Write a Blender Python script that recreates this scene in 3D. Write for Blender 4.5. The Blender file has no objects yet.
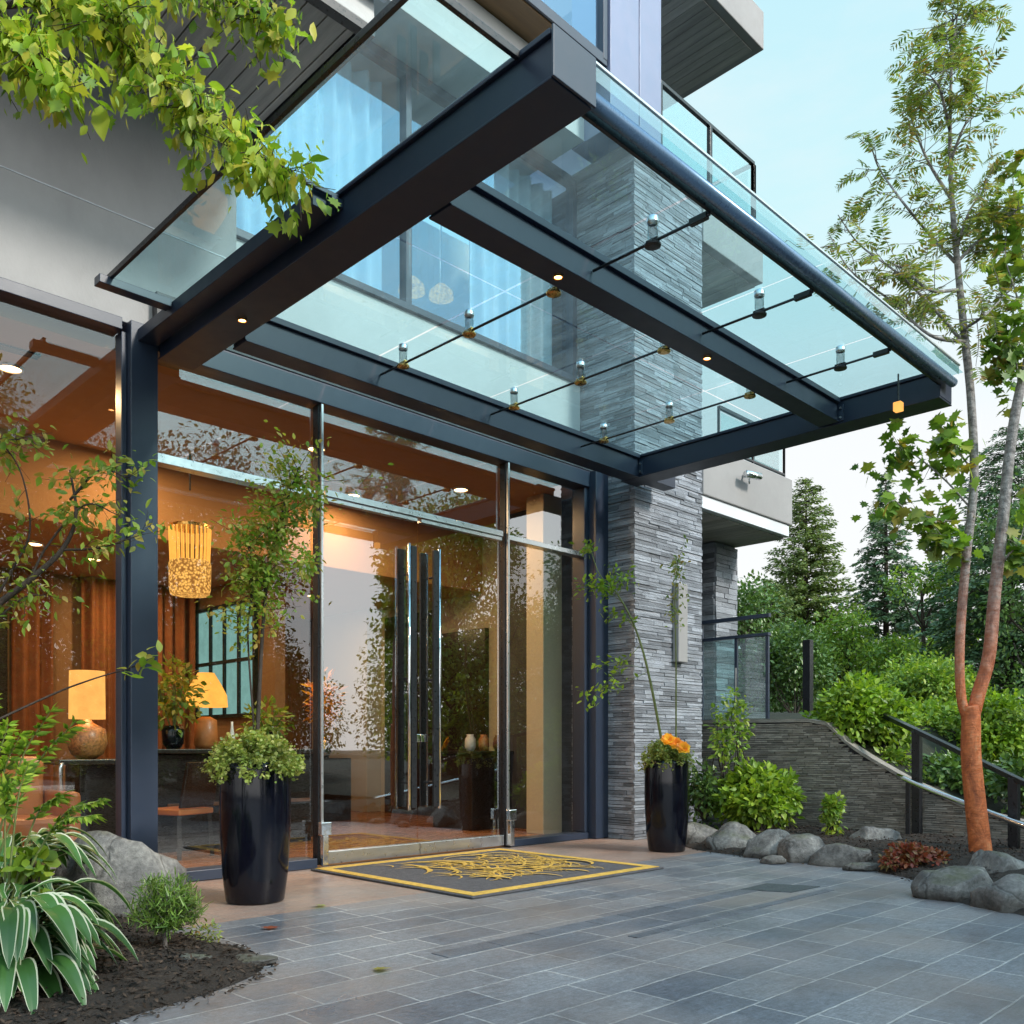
import bpy, math, random
import numpy as np
from mathutils import Vector, Matrix
R = math.radians
rng = np.random.default_rng(11)
random.seed(7)
S = bpy.context.scene
COL = S.collection

# ------------------------------------------------------------------ camera numbers (metres; facade is the plane Y = 7.2)
F, EYE, FX, FY = 902.0, 1.1, .7046, .7096
def at(px, py, D):
    """world point seen at a pixel of the photograph at depth D"""
    l = (px - 512) / F
    return np.array([(FX + l * FY) * D, (FY - l * FX) * D, EYE - (py - 748) / F * D])

# ------------------------------------------------------------------ node helpers
class NT:
    def __init__(s, m):
        s.t = m.node_tree
        s.t.nodes.clear()
    def n(s, typ, **kw):
        nd = s.t.nodes.new(typ)
        for k, v in kw.items():
            if k.startswith('i_'):
                key = k[2:]
                key = int(key) if key.isdigit() else key.replace('_', ' ')
                nd.inputs[key].default_value = v
            else:
                setattr(nd, k, v)
        return nd
    def l(s, a, b): s.t.links.new(a, b)
def newmat(name):
    m = bpy.data.materials.new(name); m.use_nodes = True
    return m, NT(m)
def c4(c): return (c[0], c[1], c[2], 1)
def ramp(t, fac, stops):
    r = t.n('ShaderNodeValToRGB')
    e = r.color_ramp.elements
    while len(e) < len(stops): e.new(.5)
    for k, (p, c) in enumerate(stops):
        e[k].position = p; e[k].color = c4(c)
    t.l(fac, r.inputs[0])
    return r.outputs[0]
def mixc(t, fac, a, b, mode='MIX'):
    m = t.n('ShaderNodeMix', data_type='RGBA', blend_type=mode)
    if isinstance(fac, (int, float)): m.inputs[0].default_value = fac
    else: t.l(fac, m.inputs[0])
    for k, x in ((6, a), (7, b)):
        if isinstance(x, tuple): m.inputs[k].default_value = c4(x)
        else: t.l(x, m.inputs[k])
    return m.outputs[2]
def noise(t, vec, scale, detail=4, rough=.55, dist=0):
    n = t.n('ShaderNodeTexNoise', i_Scale=scale, i_Detail=detail, i_Roughness=rough, i_Distortion=dist)
    t.l(vec, n.inputs['Vector'])
    return n.outputs['Fac']
def pos(t, scale=None):
    g = t.n('ShaderNodeNewGeometry').outputs['Position']
    if scale:
        mp = t.n('ShaderNodeMapping'); mp.inputs['Scale'].default_value = scale
        t.l(g, mp.inputs['Vector']); g = mp.outputs[0]
    return g
def pm(name, col, rough=.5, metal=0., var=.25, scale=3., bump=0., bscale=40., stretch=None, coat=0., island=0., rvar=.12, spec=.5):
    """procedural paint, stone, wood, cloth...: noise in colour, roughness and relief"""
    m, t = newmat(name)
    p = pos(t, stretch)
    a = noise(t, p, scale, 6); b = noise(t, p, scale * 9, 4)
    lo = tuple(x * (1 - var) for x in col); hi = tuple(min(1, x * (1 + var)) for x in col)
    c = ramp(t, a, [(.3, lo), (.7, hi)])
    c = mixc(t, .35 * min(1, var * 3), c, ramp(t, b, [(.3, lo), (.7, hi)]))
    if island:
        ri = t.n('ShaderNodeNewGeometry').outputs['Random Per Island']
        c = mixc(t, 1., c, ramp(t, ri, [(0, (1 - island,) * 3), (1, (1 + island * .7,) * 3)]), 'MULTIPLY')
    bs = t.n('ShaderNodeBsdfPrincipled', i_Metallic=metal)
    bs.inputs['Specular IOR Level'].default_value = spec
    t.l(c, bs.inputs['Base Color'])
    mr = t.n('ShaderNodeMapRange'); mr.inputs[1].default_value = .3; mr.inputs[2].default_value = .7
    mr.inputs[3].default_value = max(0, rough - rvar); mr.inputs[4].default_value = min(1, rough + rvar)
    t.l(b, mr.inputs[0]); t.l(mr.outputs[0], bs.inputs['Roughness'])
    if coat:
        bs.inputs['Coat Weight'].default_value = coat; bs.inputs['Coat Roughness'].default_value = .04
    if bump:
        bn = t.n('ShaderNodeBump', i_Strength=min(1, bump * 1.), i_Distance=.02)
        t.l(noise(t, p, bscale, 8, .65), bn.inputs['Height']); t.l(bn.outputs[0], bs.inputs['Normal'])
    o = t.n('ShaderNodeOutputMaterial'); t.l(bs.outputs[0], o.inputs[0])
    return m
def emit(name, col, strength, spots=0.):
    m, t = newmat(name)
    e = t.n('ShaderNodeEmission', i_Strength=strength)
    if spots:
        v = t.n('ShaderNodeTexVoronoi', i_Scale=spots); t.l(pos(t), v.inputs['Vector'])
        t.l(ramp(t, v.outputs['Distance'], [(.1, tuple(min(1, x * 1.3) for x in col)), (.7, tuple(x * .25 for x in col))]), e.inputs[0])
    else:
        a = noise(t, pos(t), 9.)
        t.l(ramp(t, a, [(.3, tuple(x * .8 for x in col)), (.7, col)]), e.inputs[0])
    o = t.n('ShaderNodeOutputMaterial'); t.l(e.outputs[0], o.inputs[0])
    return m
def glassmat(name, tint, base=.04, k=1., wav=.0, wsc=.7, refl=(.94, .98, 1), milky_film=0.):
    """thin pane: fresnel mix of a tinted see-through and a mirror"""
    m, t = newmat(name)
    tr = t.n('ShaderNodeBsdfTransparent'); tr.inputs[0].default_value = c4(tint)
    gl = t.n('ShaderNodeBsdfGlossy', i_Roughness=.0); gl.inputs[0].default_value = c4(refl)
    ge = t.n('ShaderNodeNewGeometry'); dp = t.n('ShaderNodeVectorMath', operation='DOT_PRODUCT'); t.l(ge.outputs['Incoming'], dp.inputs[0]); t.l(ge.outputs['Normal'], dp.inputs[1])
    ab = t.n('ShaderNodeMath', operation='ABSOLUTE'); t.l(dp.outputs['Value'], ab.inputs[0])
    on = t.n('ShaderNodeMath', operation='SUBTRACT', i_0=1.); t.l(ab.outputs[0], on.inputs[1])
    pw = t.n('ShaderNodeMath', operation='POWER', i_1=5.); t.l(on.outputs[0], pw.inputs[0])
    fr = t.n('ShaderNodeMath', operation='MULTIPLY_ADD', i_1=.95, i_2=.05); t.l(pw.outputs[0], fr.inputs[0])
    if wav:
        bn = t.n('ShaderNodeBump', i_Strength=1., i_Distance=wav)
        t.l(noise(t, pos(t), wsc, 2), bn.inputs['Height'])
        t.l(bn.outputs[0], gl.inputs['Normal'])
    ma = t.n('ShaderNodeMath', operation='MULTIPLY_ADD', use_clamp=True)
    t.l(fr.outputs[0], ma.inputs[0]); ma.inputs[1].default_value = k; ma.inputs[2].default_value = base
    mx = t.n('ShaderNodeMixShader'); t.l(ma.outputs[0], mx.inputs[0]); t.l(tr.outputs[0], mx.inputs[1]); t.l(gl.outputs[0], mx.inputs[2])
    sh = mx.outputs[0]
    if milky_film:
        df = t.n('ShaderNodeBsdfDiffuse'); df.inputs[0].default_value = (.72, .80, .80, 1); tl = t.n('ShaderNodeBsdfTranslucent'); tl.inputs[0].default_value = (.66, .82, .84, 1)
        ds = t.n('ShaderNodeMixShader', i_0=.6); t.l(df.outputs[0], ds.inputs[1]); t.l(tl.outputs[0], ds.inputs[2])
        nz = ramp(t, noise(t, pos(t, (1, .35, 1)), 5, 8, .7), [(.3, (milky_film * .5,) * 3), (.75, (milky_film * 1.9,) * 3)])
        m2 = t.n('ShaderNodeMixShader'); t.l(nz, m2.inputs[0]); t.l(sh, m2.inputs[1]); t.l(ds.outputs[0], m2.inputs[2]); sh = m2.outputs[0]
    o = t.n('ShaderNodeOutputMaterial'); t.l(sh, o.inputs[0])
    return m
def leafmat(name, cols, trans=.35, rough=.45):
    m, t = newmat(name)
    ri = t.n('ShaderNodeNewGeometry').outputs['Random Per Island']
    c = ramp(t, ri, [(k / max(1, len(cols) - 1), c) for k, c in enumerate(cols)])
    big = ramp(t, noise(t, pos(t), 2.2, 3), [(.3, (.6, .6, .6)), (.7, (1.25, 1.25, 1.25))])
    c = mixc(t, 1., c, big, 'MULTIPLY')
    bs = t.n('ShaderNodeBsdfPrincipled', i_Roughness=rough); t.l(c, bs.inputs['Base Color'])
    tl = t.n('ShaderNodeBsdfTranslucent'); t.l(mixc(t, 1., c, (1.2, 1.25, .6), 'MULTIPLY'), tl.inputs[0])
    mx = t.n('ShaderNodeMixShader', i_0=trans); t.l(bs.outputs[0], mx.inputs[1]); t.l(tl.outputs[0], mx.inputs[2])
    o = t.n('ShaderNodeOutputMaterial'); t.l(mx.outputs[0], o.inputs[0])
    return m
def brickmat(name, ca, cb, joint, w, h, mortar, rough=.45, tint=None, offs=.5):
    m, t = newmat(name)
    p = pos(t)
    wn = t.n('ShaderNodeTexNoise', i_Scale=9., i_Detail=4.); t.l(p, wn.inputs['Vector']); wm = t.n('ShaderNodeVectorMath', operation='MULTIPLY_ADD'); t.l(wn.outputs['Color'], wm.inputs[0]); wm.inputs[1].default_value = (.016, .016, 0); t.l(p, wm.inputs[2])
    wob = t.n('ShaderNodeVectorMath', operation='ADD'); t.l(wm.outputs[0], wob.inputs[0]); wob.inputs[1].default_value = (31.3, 20.07, 0)
    br = t.n('ShaderNodeTexBrick', offset=offs, squash=1.25, squash_frequency=3)
    br.inputs['Scale'].default_value = 1; br.inputs['Mortar Size'].default_value = mortar; br.inputs['Mortar Smooth'].default_value = .3
    br.inputs['Brick Width'].default_value = w; br.inputs['Row Height'].default_value = h; br.inputs['Bias'].default_value = 0
    br.inputs['Color1'].default_value = c4(ca); br.inputs['Color2'].default_value = c4(cb); br.inputs['Mortar'].default_value = c4(joint)
    t.l(wob.outputs[0], br.inputs['Vector'])
    n1 = noise(t, p, 1.1, 5); n2 = noise(t, p, 26, 6, .7)
    mp = t.n('ShaderNodeMapping'); mp.inputs['Scale'].default_value = (6, 60, 1); t.l(p, mp.inputs[0]); n3 = noise(t, mp.outputs[0], 1.2, 5)
    c = mixc(t, 1., br.outputs['Color'], ramp(t, n1, [(.25, (.68, .70, .74)), (.75, (1.28, 1.25, 1.2))]), 'MULTIPLY')
    c = mixc(t, 1., c, ramp(t, n2, [(.3, (.72,) * 3), (.75, (1.25,) * 3)]), 'MULTIPLY')
    c = mixc(t, 1., c, ramp(t, n3, [(.3, (.82,) * 3), (.7, (1.15,) * 3)]), 'MULTIPLY')
    st = noise(t, p, 2.3, 8, .7); c = mixc(t, 1., c, ramp(t, st, [(.30, (.62, .62, .62)), (.46, (1, 1, 1)), (.66, (1.0, 1.0, 1.0)), (.78, (1.22, 1.2, 1.15))]), 'MULTIPLY')
    gr = noise(t, p, 95, 3, .8); c = mixc(t, 1., c, ramp(t, gr, [(.34, (.72,) * 3), (.5, (1,) * 3), (.68, (1.28,) * 3)]), 'MULTIPLY')
    if tint: c = mixc(t, ramp(t, noise(t, p, .8, 3), [(.42, (0,) * 3), (.68, (.6,) * 3)]), c, tint)
    bs = t.n('ShaderNodeBsdfPrincipled'); t.l(c, bs.inputs['Base Color'])
    rr = t.n('ShaderNodeMapRange'); rr.inputs[1].default_value = .3; rr.inputs[2].default_value = .7
    rr.inputs[3].default_value = rough - .13; rr.inputs[4].default_value = rough + .15; t.l(n1, rr.inputs[0]); t.l(rr.outputs[0], bs.inputs['Roughness'])
    b1 = t.n('ShaderNodeBump', i_Strength=.5, i_Distance=.006); t.l(n2, b1.inputs['Height'])
    b2 = t.n('ShaderNodeBump', i_Strength=.9, i_Distance=.004, invert=True); t.l(br.outputs['Fac'], b2.inputs['Height']); t.l(b1.outputs[0], b2.inputs['Normal'])
    t.l(b2.outputs[0], bs.inputs['Normal'])
    o = t.n('ShaderNodeOutputMaterial'); t.l(bs.outputs[0], o.inputs[0])
    return m

# ------------------------------------------------------------------ materials
M = dict(
    frame=pm('frame_paint', (.026, .038, .066), .36, .0, .08, 1, .02, 90, spec=.6, rvar=.03),
    beam=pm('beam_paint', (.016, .024, .046), .42, .0, .10, 1, .03, 60, spec=.45, rvar=.04),
    black=pm('black_metal', (.012, .013, .016), .35, .0, .2, 4),
    blue_tube=pm('tube_paint', (.15, .25, .38), .28, .4, .06, 2, rvar=.03),
    steel=pm('brushed_steel', (.66, .68, .70), .3, 1., .04, 2, rvar=.04),
    chrome=pm('polished_steel', (.8, .82, .84), .12, 1., .05, 3),
    concrete=pm('concrete', (.37, .368, .37), .85, 0, .16, 1.3, .2, 36, (1, 1, .6), spec=.25),
    pale=pm('pale_render', (.56, .57, .57), .7, 0, .1, 1.2, .08, 40),
    panel=pm('blue_grey_cladding', (.22, .26, .39), .4, 0, .08, .8, .03, 30),
    fascia=pm('grey_fascia', (.31, .30, .30), .65, 0, .1, 1.2, .08, 40),
    trim=pm('white_trim', (.68, .72, .76), .5, 0, .1, 2),
    soffit=pm('soffit_board', (.45, .42, .40), .6, 0, .3, 2.2, .1, 30, (6, .5, 1), island=.25),
    woodsoffit=pm('brown_soffit', (.17, .10, .045), .55, 0, .3, 2, .1, 30, (.4, 6, 1)),
    stone=pm('ledge_stone', (.285, .305, .345), .72, 0, .45, 2.2, .9, 26, (1, 1, 3), island=.5),
    stone_core=pm('stone_core', (.05, .05, .055), .9, 0, .3, 6),
    drystone=pm('dark_ledge_stone', (.30, .27, .24), .85, 0, .35, 6, .7, 26, (1, 1, 3), island=.35),
    boulder=pm('boulder_stone', (.15, .148, .14), .85, 0, .7, 5, 1., 30),
    soil=pm('soil', (.028, .020, .015), .95, 0, .5, 8, 1., 35),
    asphalt=pm('asphalt', (.05, .05, .052), .85, 0, .3, 2, .5, 60),
    hill=pm('hill_ground', (.02, .024, .012), .95, 0, .5, 1.5, .8, 12),
    floorwood=pm('lobby_floor_wood', (.34, .135, .05), .25, 0, .3, 1.4, .05, 30, (.5, 5, 1), coat=.2),
    cream=pm('lobby_cream', (.62, .52, .38), .7, 0, .08, 1.),
    tan=pm('lobby_tan', (.24, .13, .055), .65, 0, .15, 1.4),
    ceiling=pm('lobby_ceiling', (.42, .24, .11), .8, 0, .06, 1.),
    beige=pm('beige_panel', (.52, .47, .34), .5, 0, .1, 1.),
    darkwood=pm('dark_wood', (.022, .016, .013), .3, 0, .4, 4, .05, 30, (1, 1, 6)),
    brownwood=pm('brown_wood', (.16, .065, .025), .45, 0, .35, 3, .05, 30, (6, 6, .5)),
    orange=pm('orange_leather', (.50, .17, .05), .42, 0, .15, 5, .1, 60),
    redcloth=pm('red_curtain_cloth', (.22, .075, .022), .8, 0, .25, 6, .1, 90),
    brass=pm('brass', (.7, .45, .15), .25, 1., .1, 4),
    gold=emit('gold_panel_glow', (1., .42, .04), .75, 5.),  # panel emits by itself in place of light falling on the gold
    sheer=pm('sheer_curtain', (.68, .76, .78), .85, 0, .12, 5, .1, 60),
    pot=pm('black_glaze', (.003, .0035, .008), .11, 0, .2, 2, .02, 9, coat=.0, rvar=.04, spec=.42),
    matblack=pm('doormat_pile', (.13, .13, .145), .95, 0, .35, 30, 1., 300),
    matgold=pm('doormat_gold', (.80, .50, .10), .9, 0, .3, 20, .8, 250),
    bark=pm('grey_bark', (.17, .15, .14), .85, 0, .45, 14, .9, 40, (1, 1, .35)),
    darkbark=pm('dark_bark', (.05, .037, .028), .85, 0, .4, 14, .8, 40, (1, 1, .35)),
    greenstem=pm('green_stem', (.14, .17, .05), .6, 0, .3, 12),
    orangebark=None,
    drain=pm('drain_iron', (.06, .075, .085), .5, .3, .3, 10, .3, 60),
    darkslab=pm('dark_slab', (.105, .12, .145), .45, 0, .3, 6, .4, 50, island=.2),
    glassf=glassmat('facade_glass', (.93, .94, .92), .035, 1.3, .0004, .8),
    glassd=glassmat('door_glass_coated', (.90, .92, .92), .15, 1.5, .0005, .9),
    glassw=glassmat('upper_glass', (.78, .88, .94), .24, 1.2, .0012, .6, (.50, .72, 1.)),
    glassc=glassmat('canopy_glass', (.60, .87, .91), .02, 1., milky_film=.09),  # pale diffuse film imitates soft sky reflections on the panels
    glassg=glassmat('guard_glass', (.40, .66, .66), .24, 1., milky_film=.12),
    teal_glow=emit('teal_daylight_glow', (.40, .78, .72), .6),  # panes are no lamps; their daylight is put in as emission
    downlight=emit('downlight_glow', (1., .62, .28), 14.),
    canopylight=emit('canopy_glow', (1., .42, .13), 18.),
    shade=emit('lamp_shade_glow', (1., .46, .11), 1.5),
    crystal=emit('crystal_glow', (1., .40, .09), 1.7, 38.),
    straw=emit('straw_shade_glow', (1., .42, .07), 1.7),
    white=pm('white_ceramic', (.75, .74, .7), .3, 0, .05, 3),
    speck=pm('speckled_ceramic', (.40, .15, .05), .4, 0, .9, 40),
    clearlamp=glassmat('clamp_glass', (.75, .78, .78), .12, 1.),
)
def orangebark():
    m, t = newmat('peeling_orange_bark')
    p = pos(t); sx = t.n('ShaderNodeSeparateXYZ'); t.l(p, sx.inputs[0])
    n1 = noise(t, pos(t, (1, 1, .6)), 9, 8, .68, .6); n2 = noise(t, pos(t, (1, 1, 6)), 16, 5, .6)
    ad = t.n('ShaderNodeMath', operation='MULTIPLY_ADD'); t.l(n1, ad.inputs[0]); ad.inputs[1].default_value = 2.4; t.l(sx.outputs[2], ad.inputs[2])
    mr = t.n('ShaderNodeMapRange'); mr.inputs[1].default_value = 2.75; mr.inputs[2].default_value = 4.3; t.l(ad.outputs[0], mr.inputs[0])
    oc = ramp(t, n1, [(.30, (.12, .035, .018)), (.42, (.40, .10, .03)), (.56, (.62, .17, .05)), (.72, (.70, .32, .15))])
    oc = mixc(t, 1., oc, ramp(t, n2, [(.35, (.72,) * 3), (.65, (1.1,) * 3)]), 'MULTIPLY')
    gc = ramp(t, noise(t, pos(t, (1, 1, 2.2)), 14, 7, .7), [(.32, (.07, .062, .058)), (.52, (.27, .25, .24)), (.7, (.46, .44, .42))])
    c = mixc(t, mr.outputs[0], oc, gc)
    bs = t.n('ShaderNodeBsdfPrincipled', i_Roughness=.6); t.l(c, bs.inputs['Base Color'])
    bn = t.n('ShaderNodeBump', i_Strength=1., i_Distance=.035); t.l(n1, bn.inputs['Height']); t.l(bn.outputs[0], bs.inputs['Normal'])
    o = t.n('ShaderNodeOutputMaterial'); t.l(bs.outputs[0], o.inputs[0])
    return m
M['orangebark'] = orangebark()
def bouldermat():
    m, t = newmat('mossy_boulder_stone'); p = pos(t)
    n1 = noise(t, p, 4, 8, .65); n2 = noise(t, p, 30, 8, .7); n3 = noise(t, p, 3.1, 5)
    c = ramp(t, n1, [(.28, (.06, .06, .06)), (.5, (.16, .155, .15)), (.72, (.30, .29, .27))])
    c = mixc(t, 1., c, ramp(t, n2, [(.3, (.55,) * 3), (.7, (1.4,) * 3)]), 'MULTIPLY')
    g = t.n('ShaderNodeNewGeometry'); sz = t.n('ShaderNodeSeparateXYZ'); t.l(g.outputs['Normal'], sz.inputs[0])
    mu = t.n('ShaderNodeMath', operation='MULTIPLY'); t.l(sz.outputs[2], mu.inputs[0]); t.l(n3, mu.inputs[1])
    c = mixc(t, ramp(t, mu.outputs[0], [(.42, (0,) * 3), (.60, (.6,) * 3)]), c, (.075, .085, .03))
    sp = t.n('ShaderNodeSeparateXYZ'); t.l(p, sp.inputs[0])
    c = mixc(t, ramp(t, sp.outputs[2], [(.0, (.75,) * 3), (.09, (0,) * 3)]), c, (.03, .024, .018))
    v = t.n('ShaderNodeTexVoronoi', feature='DISTANCE_TO_EDGE', i_Scale=1.5)
    wv = t.n('ShaderNodeVectorMath', operation='MULTIPLY_ADD'); tn = t.n('ShaderNodeTexNoise', i_Scale=5.); t.l(p, tn.inputs['Vector']); t.l(tn.outputs['Color'], wv.inputs[0]); wv.inputs[1].default_value = (.25,) * 3; t.l(p, wv.inputs[2]); t.l(wv.outputs[0], v.inputs['Vector'])
    cr = ramp(t, v.outputs['Distance'], [(0, (0,) * 3), (.03, (1,) * 3)])
    c = mixc(t, 1., c, ramp(t, v.outputs['Distance'], [(0, (.62,) * 3), (.02, (1,) * 3)]), 'MULTIPLY')
    bs = t.n('ShaderNodeBsdfPrincipled', i_Roughness=.85); t.l(c, bs.inputs['Base Color'])
    b1 = t.n('ShaderNodeBump', i_Strength=.45, i_Distance=.02); t.l(cr, b1.inputs['Height'])
    b2 = t.n('ShaderNodeBump', i_Strength=1., i_Distance=.035); t.l(n1, b2.inputs['Height']); t.l(b1.outputs[0], b2.inputs['Normal'])
    b3 = t.n('ShaderNodeBump', i_Strength=.8, i_Distance=.012); t.l(n2, b3.inputs['Height']); t.l(b2.outputs[0], b3.inputs['Normal'])
    t.l(b3.outputs[0], bs.inputs['Normal']); o = t.n('ShaderNodeOutputMaterial'); t.l(bs.outputs[0], o.inputs[0])
    return m
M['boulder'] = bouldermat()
L = dict(
    slim=leafmat('slim_leaf', [(.14, .27, .03), (.24, .40, .05), (.34, .44, .08), (.50, .38, .10), (.18, .33, .04)], .45),
    lime=leafmat('lime_leaf', [(0.145, 0.290, 0.022), (0.319, 0.464, 0.043), (0.493, 0.580, 0.072), (0.609, 0.522, 0.072)], .45),
    mid=leafmat('mid_leaf', [(0.101, 0.201, 0.030), (0.242, 0.400, 0.051), (0.448, 0.536, 0.075)], .35),
    fresh=leafmat('fresh_leaf', [(0.104, 0.204, 0.020), (0.252, 0.407, 0.039), (0.399, 0.532, 0.052)], .35),
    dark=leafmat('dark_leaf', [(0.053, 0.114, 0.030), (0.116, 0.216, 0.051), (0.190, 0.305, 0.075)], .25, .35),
    olive=leafmat('olive_leaf', [(.14, .22, .05), (.24, .33, .08), (.34, .40, .10), (.42, .26, .09)], .4),
    autumn=leafmat('autumn_leaf', [(.11, .19, .02), (.20, .31, .035), (.46, .36, .07), (.16, .27, .03)], .4),
    conifer=leafmat('conifer_needle', [(0.076, 0.151, 0.094), (0.121, 0.229, 0.117), (0.189, 0.290, 0.148)], .2, .6),
    cedar=leafmat('cedar_needle', [(0.127, 0.200, 0.061), (0.216, 0.294, 0.098), (0.305, 0.366, 0.122)], .25, .6),
    red=leafmat('red_leaf', [(0.145, 0.036, 0.022), (0.348, 0.072, 0.043), (0.174, 0.145, 0.043)], .3),
    cover=leafmat('cover_leaf', [(.20, .30, .06), (.36, .44, .11), (.50, .50, .17)], .4),
    flower=leafmat('flower_petal', [(.85, .26, .02), (.95, .45, .02), (.95, .62, .05)], .4),
    hosta=leafmat('hosta_green', [(0.036, 0.109, 0.029), (0.072, 0.189, 0.043)], .25, .35),
    hostaedge=leafmat('hosta_cream', [(.55, .60, .42), (.68, .70, .55)], .3, .45),
)

# ------------------------------------------------------------------ mesh helpers
def link(o, parent=None):
    COL.objects.link(o)
    if parent is not None:
        o.parent = parent
        o.matrix_parent_inverse = Matrix.Translation(-(Vector(parent.location) if parent.type == 'EMPTY' else Vector(parent.get('_o', (0, 0, 0)))))
    return o
def tag(o, label=None, cat=None, group=None, kind=None):
    if label: o['label'] = label
    if cat: o['category'] = cat
    if group: o['group'] = group
    if kind: o['kind'] = kind
    return o
def thing(name, loc, label, cat, group=None):
    o = bpy.data.objects.new(name, None); o.empty_display_size = .2; o.location = Vector([float(x) for x in loc])
    COL.objects.link(o)
    return tag(o, label, cat, group)
def smooth_path(pts, n=6):
    pts = [np.array(p, float) for p in pts]
    if len(pts) < 3: return pts
    q = [2 * pts[0] - pts[1]] + pts + [2 * pts[-1] - pts[-2]]
    out = []
    for i in range(1, len(q) - 2):
        a, b, c, d = q[i - 1:i + 3]
        for k in range(n):
            t = k / n
            out.append(.5 * (2 * b + (c - a) * t + (2 * a - 5 * b + 4 * c - d) * t * t + (3 * b - a - 3 * c + d) * t ** 3))
    out.append(pts[-1])
    return out
class MB:
    def __init__(s): s.v = []; s.f = []; s.mi = []; s.cur = 0
    def add(s, vs, fs):
        o = len(s.v); s.v.extend([tuple(map(float, p)) for p in vs])
        for f in fs: s.f.append(tuple(o + i for i in f)); s.mi.append(s.cur)
        return s
    BF = [(0, 3, 2, 1), (4, 5, 6, 7), (0, 1, 5, 4), (1, 2, 6, 5), (2, 3, 7, 6), (3, 0, 4, 7)]
    def box(s, x0, y0, z0, x1, y1, z1):
        return s.add([(x0, y0, z0), (x1, y0, z0), (x1, y1, z0), (x0, y1, z0), (x0, y0, z1), (x1, y0, z1), (x1, y1, z1), (x0, y1, z1)], MB.BF)
    def bar(s, a, b, w, h, up=(0, 0, 1)):
        a, b = Vector(a), Vector(b); d = (b - a).normalized(); u = Vector(up)
        sd = d.cross(u)
        if sd.length < 1e-4: sd = d.cross(Vector((1, 0, 0)))
        sd.normalize(); u = sd.cross(d).normalized()
        P = []
        for e in (a, b):
            for i, j in ((-1, -1), (1, -1), (1, 1), (-1, 1)): P.append(e + sd * (i * w / 2) + u * (j * h / 2))
        return s.add(P, [(3, 2, 1, 0), (4, 5, 6, 7), (0, 1, 5, 4), (1, 2, 6, 5), (2, 3, 7, 6), (3, 0, 4, 7)])
    def tube(s, pts, rad, n=8):
        pts = [Vector([float(x) for x in p]) for p in pts]
        if not hasattr(rad, '__len__'): rad = [rad] * len(pts)
        vs = []; fs = []
        pu = None
        for i, p in enumerate(pts):
            d = (pts[min(i + 1, len(pts) - 1)] - pts[max(i - 1, 0)])
            d = d.normalized() if d.length > 1e-9 else Vector((0, 0, 1))
            if pu is None:
                u = d.cross(Vector((0, 0, 1)))
                if u.length < .05: u = d.cross(Vector((1, 0, 0)))
            else: u = pu - d * pu.dot(d)
            u.normalize(); pu = u; w = d.cross(u)
            for k in range(n):
                a = 2 * math.pi * k / n
                vs.append(p + (u * math.cos(a) + w * math.sin(a)) * rad[i])
        for i in range(len(pts) - 1):
            for k in range(n):
                k2 = (k + 1) % n
                fs.append((i * n + k, i * n + k2, (i + 1) * n + k2, (i + 1) * n + k))
        fs.append(tuple(range(n - 1, -1, -1))); fs.append(tuple((len(pts) - 1) * n + k for k in range(n)))
        return s.add(vs, fs)
    def lathe(s, prof, c, n=32, cap=True):
        vs = []; fs = []
        for r, z in prof:
            for k in range(n):
                a = 2 * math.pi * k / n; vs.append((c[0] + r * math.cos(a), c[1] + r * math.sin(a), c[2] + z))
        for i in range(len(prof) - 1):
            for k in range(n):
                k2 = (k + 1) % n; fs.append((i * n + k, i * n + k2, (i + 1) * n + k2, (i + 1) * n + k))
        if cap:
            fs.append(tuple(range(n - 1, -1, -1))); fs.append(tuple((len(prof) - 1) * n + k for k in range(n)))
        return s.add(vs, fs)
    def poly(s, pts, z): return s.add([(p[0], p[1], z) for p in pts], [tuple(range(len(pts)))])
    def prism(s, pts, z0, z1):
        n = len(pts)
        return s.add([(p[0], p[1], z0) for p in pts] + [(p[0], p[1], z1) for p in pts],
                     [tuple(range(n - 1, -1, -1)), tuple(range(n, 2 * n))] + [(i, (i + 1) % n, n + (i + 1) % n, n + i) for i in range(n)])
    def build(s, name, mat, parent=None, smooth=False, bevel=0., origin=None, sub=0):
        me = bpy.data.meshes.new(name)
        vs = s.v
        if origin is not None: vs = [(a - origin[0], b - origin[1], c - origin[2]) for a, b, c in vs]
        me.from_pydata(vs, [], s.f); me.update()
        for m in (mat if isinstance(mat, (list, tuple)) else [mat]): me.materials.append(m)
        if max(s.mi, default=0) > 0: me.polygons.foreach_set('material_index', s.mi)
        if smooth: me.polygons.foreach_set('use_smooth', [True] * len(me.polygons))
        o = bpy.data.objects.new(name, me)
        if origin is not None:
            o.location = Vector([float(x) for x in origin])
        link(o, parent)
        if bevel:
            b = o.modifiers.new('edge', 'BEVEL'); b.width = bevel; b.segments = 2; b.limit_method = 'ANGLE'; b.angle_limit = R(40)
        if sub:
            b = o.modifiers.new('sub', 'SUBSURF'); b.levels = sub; b.render_levels = sub
        return o
def bx(name, mat, dims, parent=None, bevel=.004, **k): return MB().box(*dims).build(name, mat, parent, bevel=bevel, **k)

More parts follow.
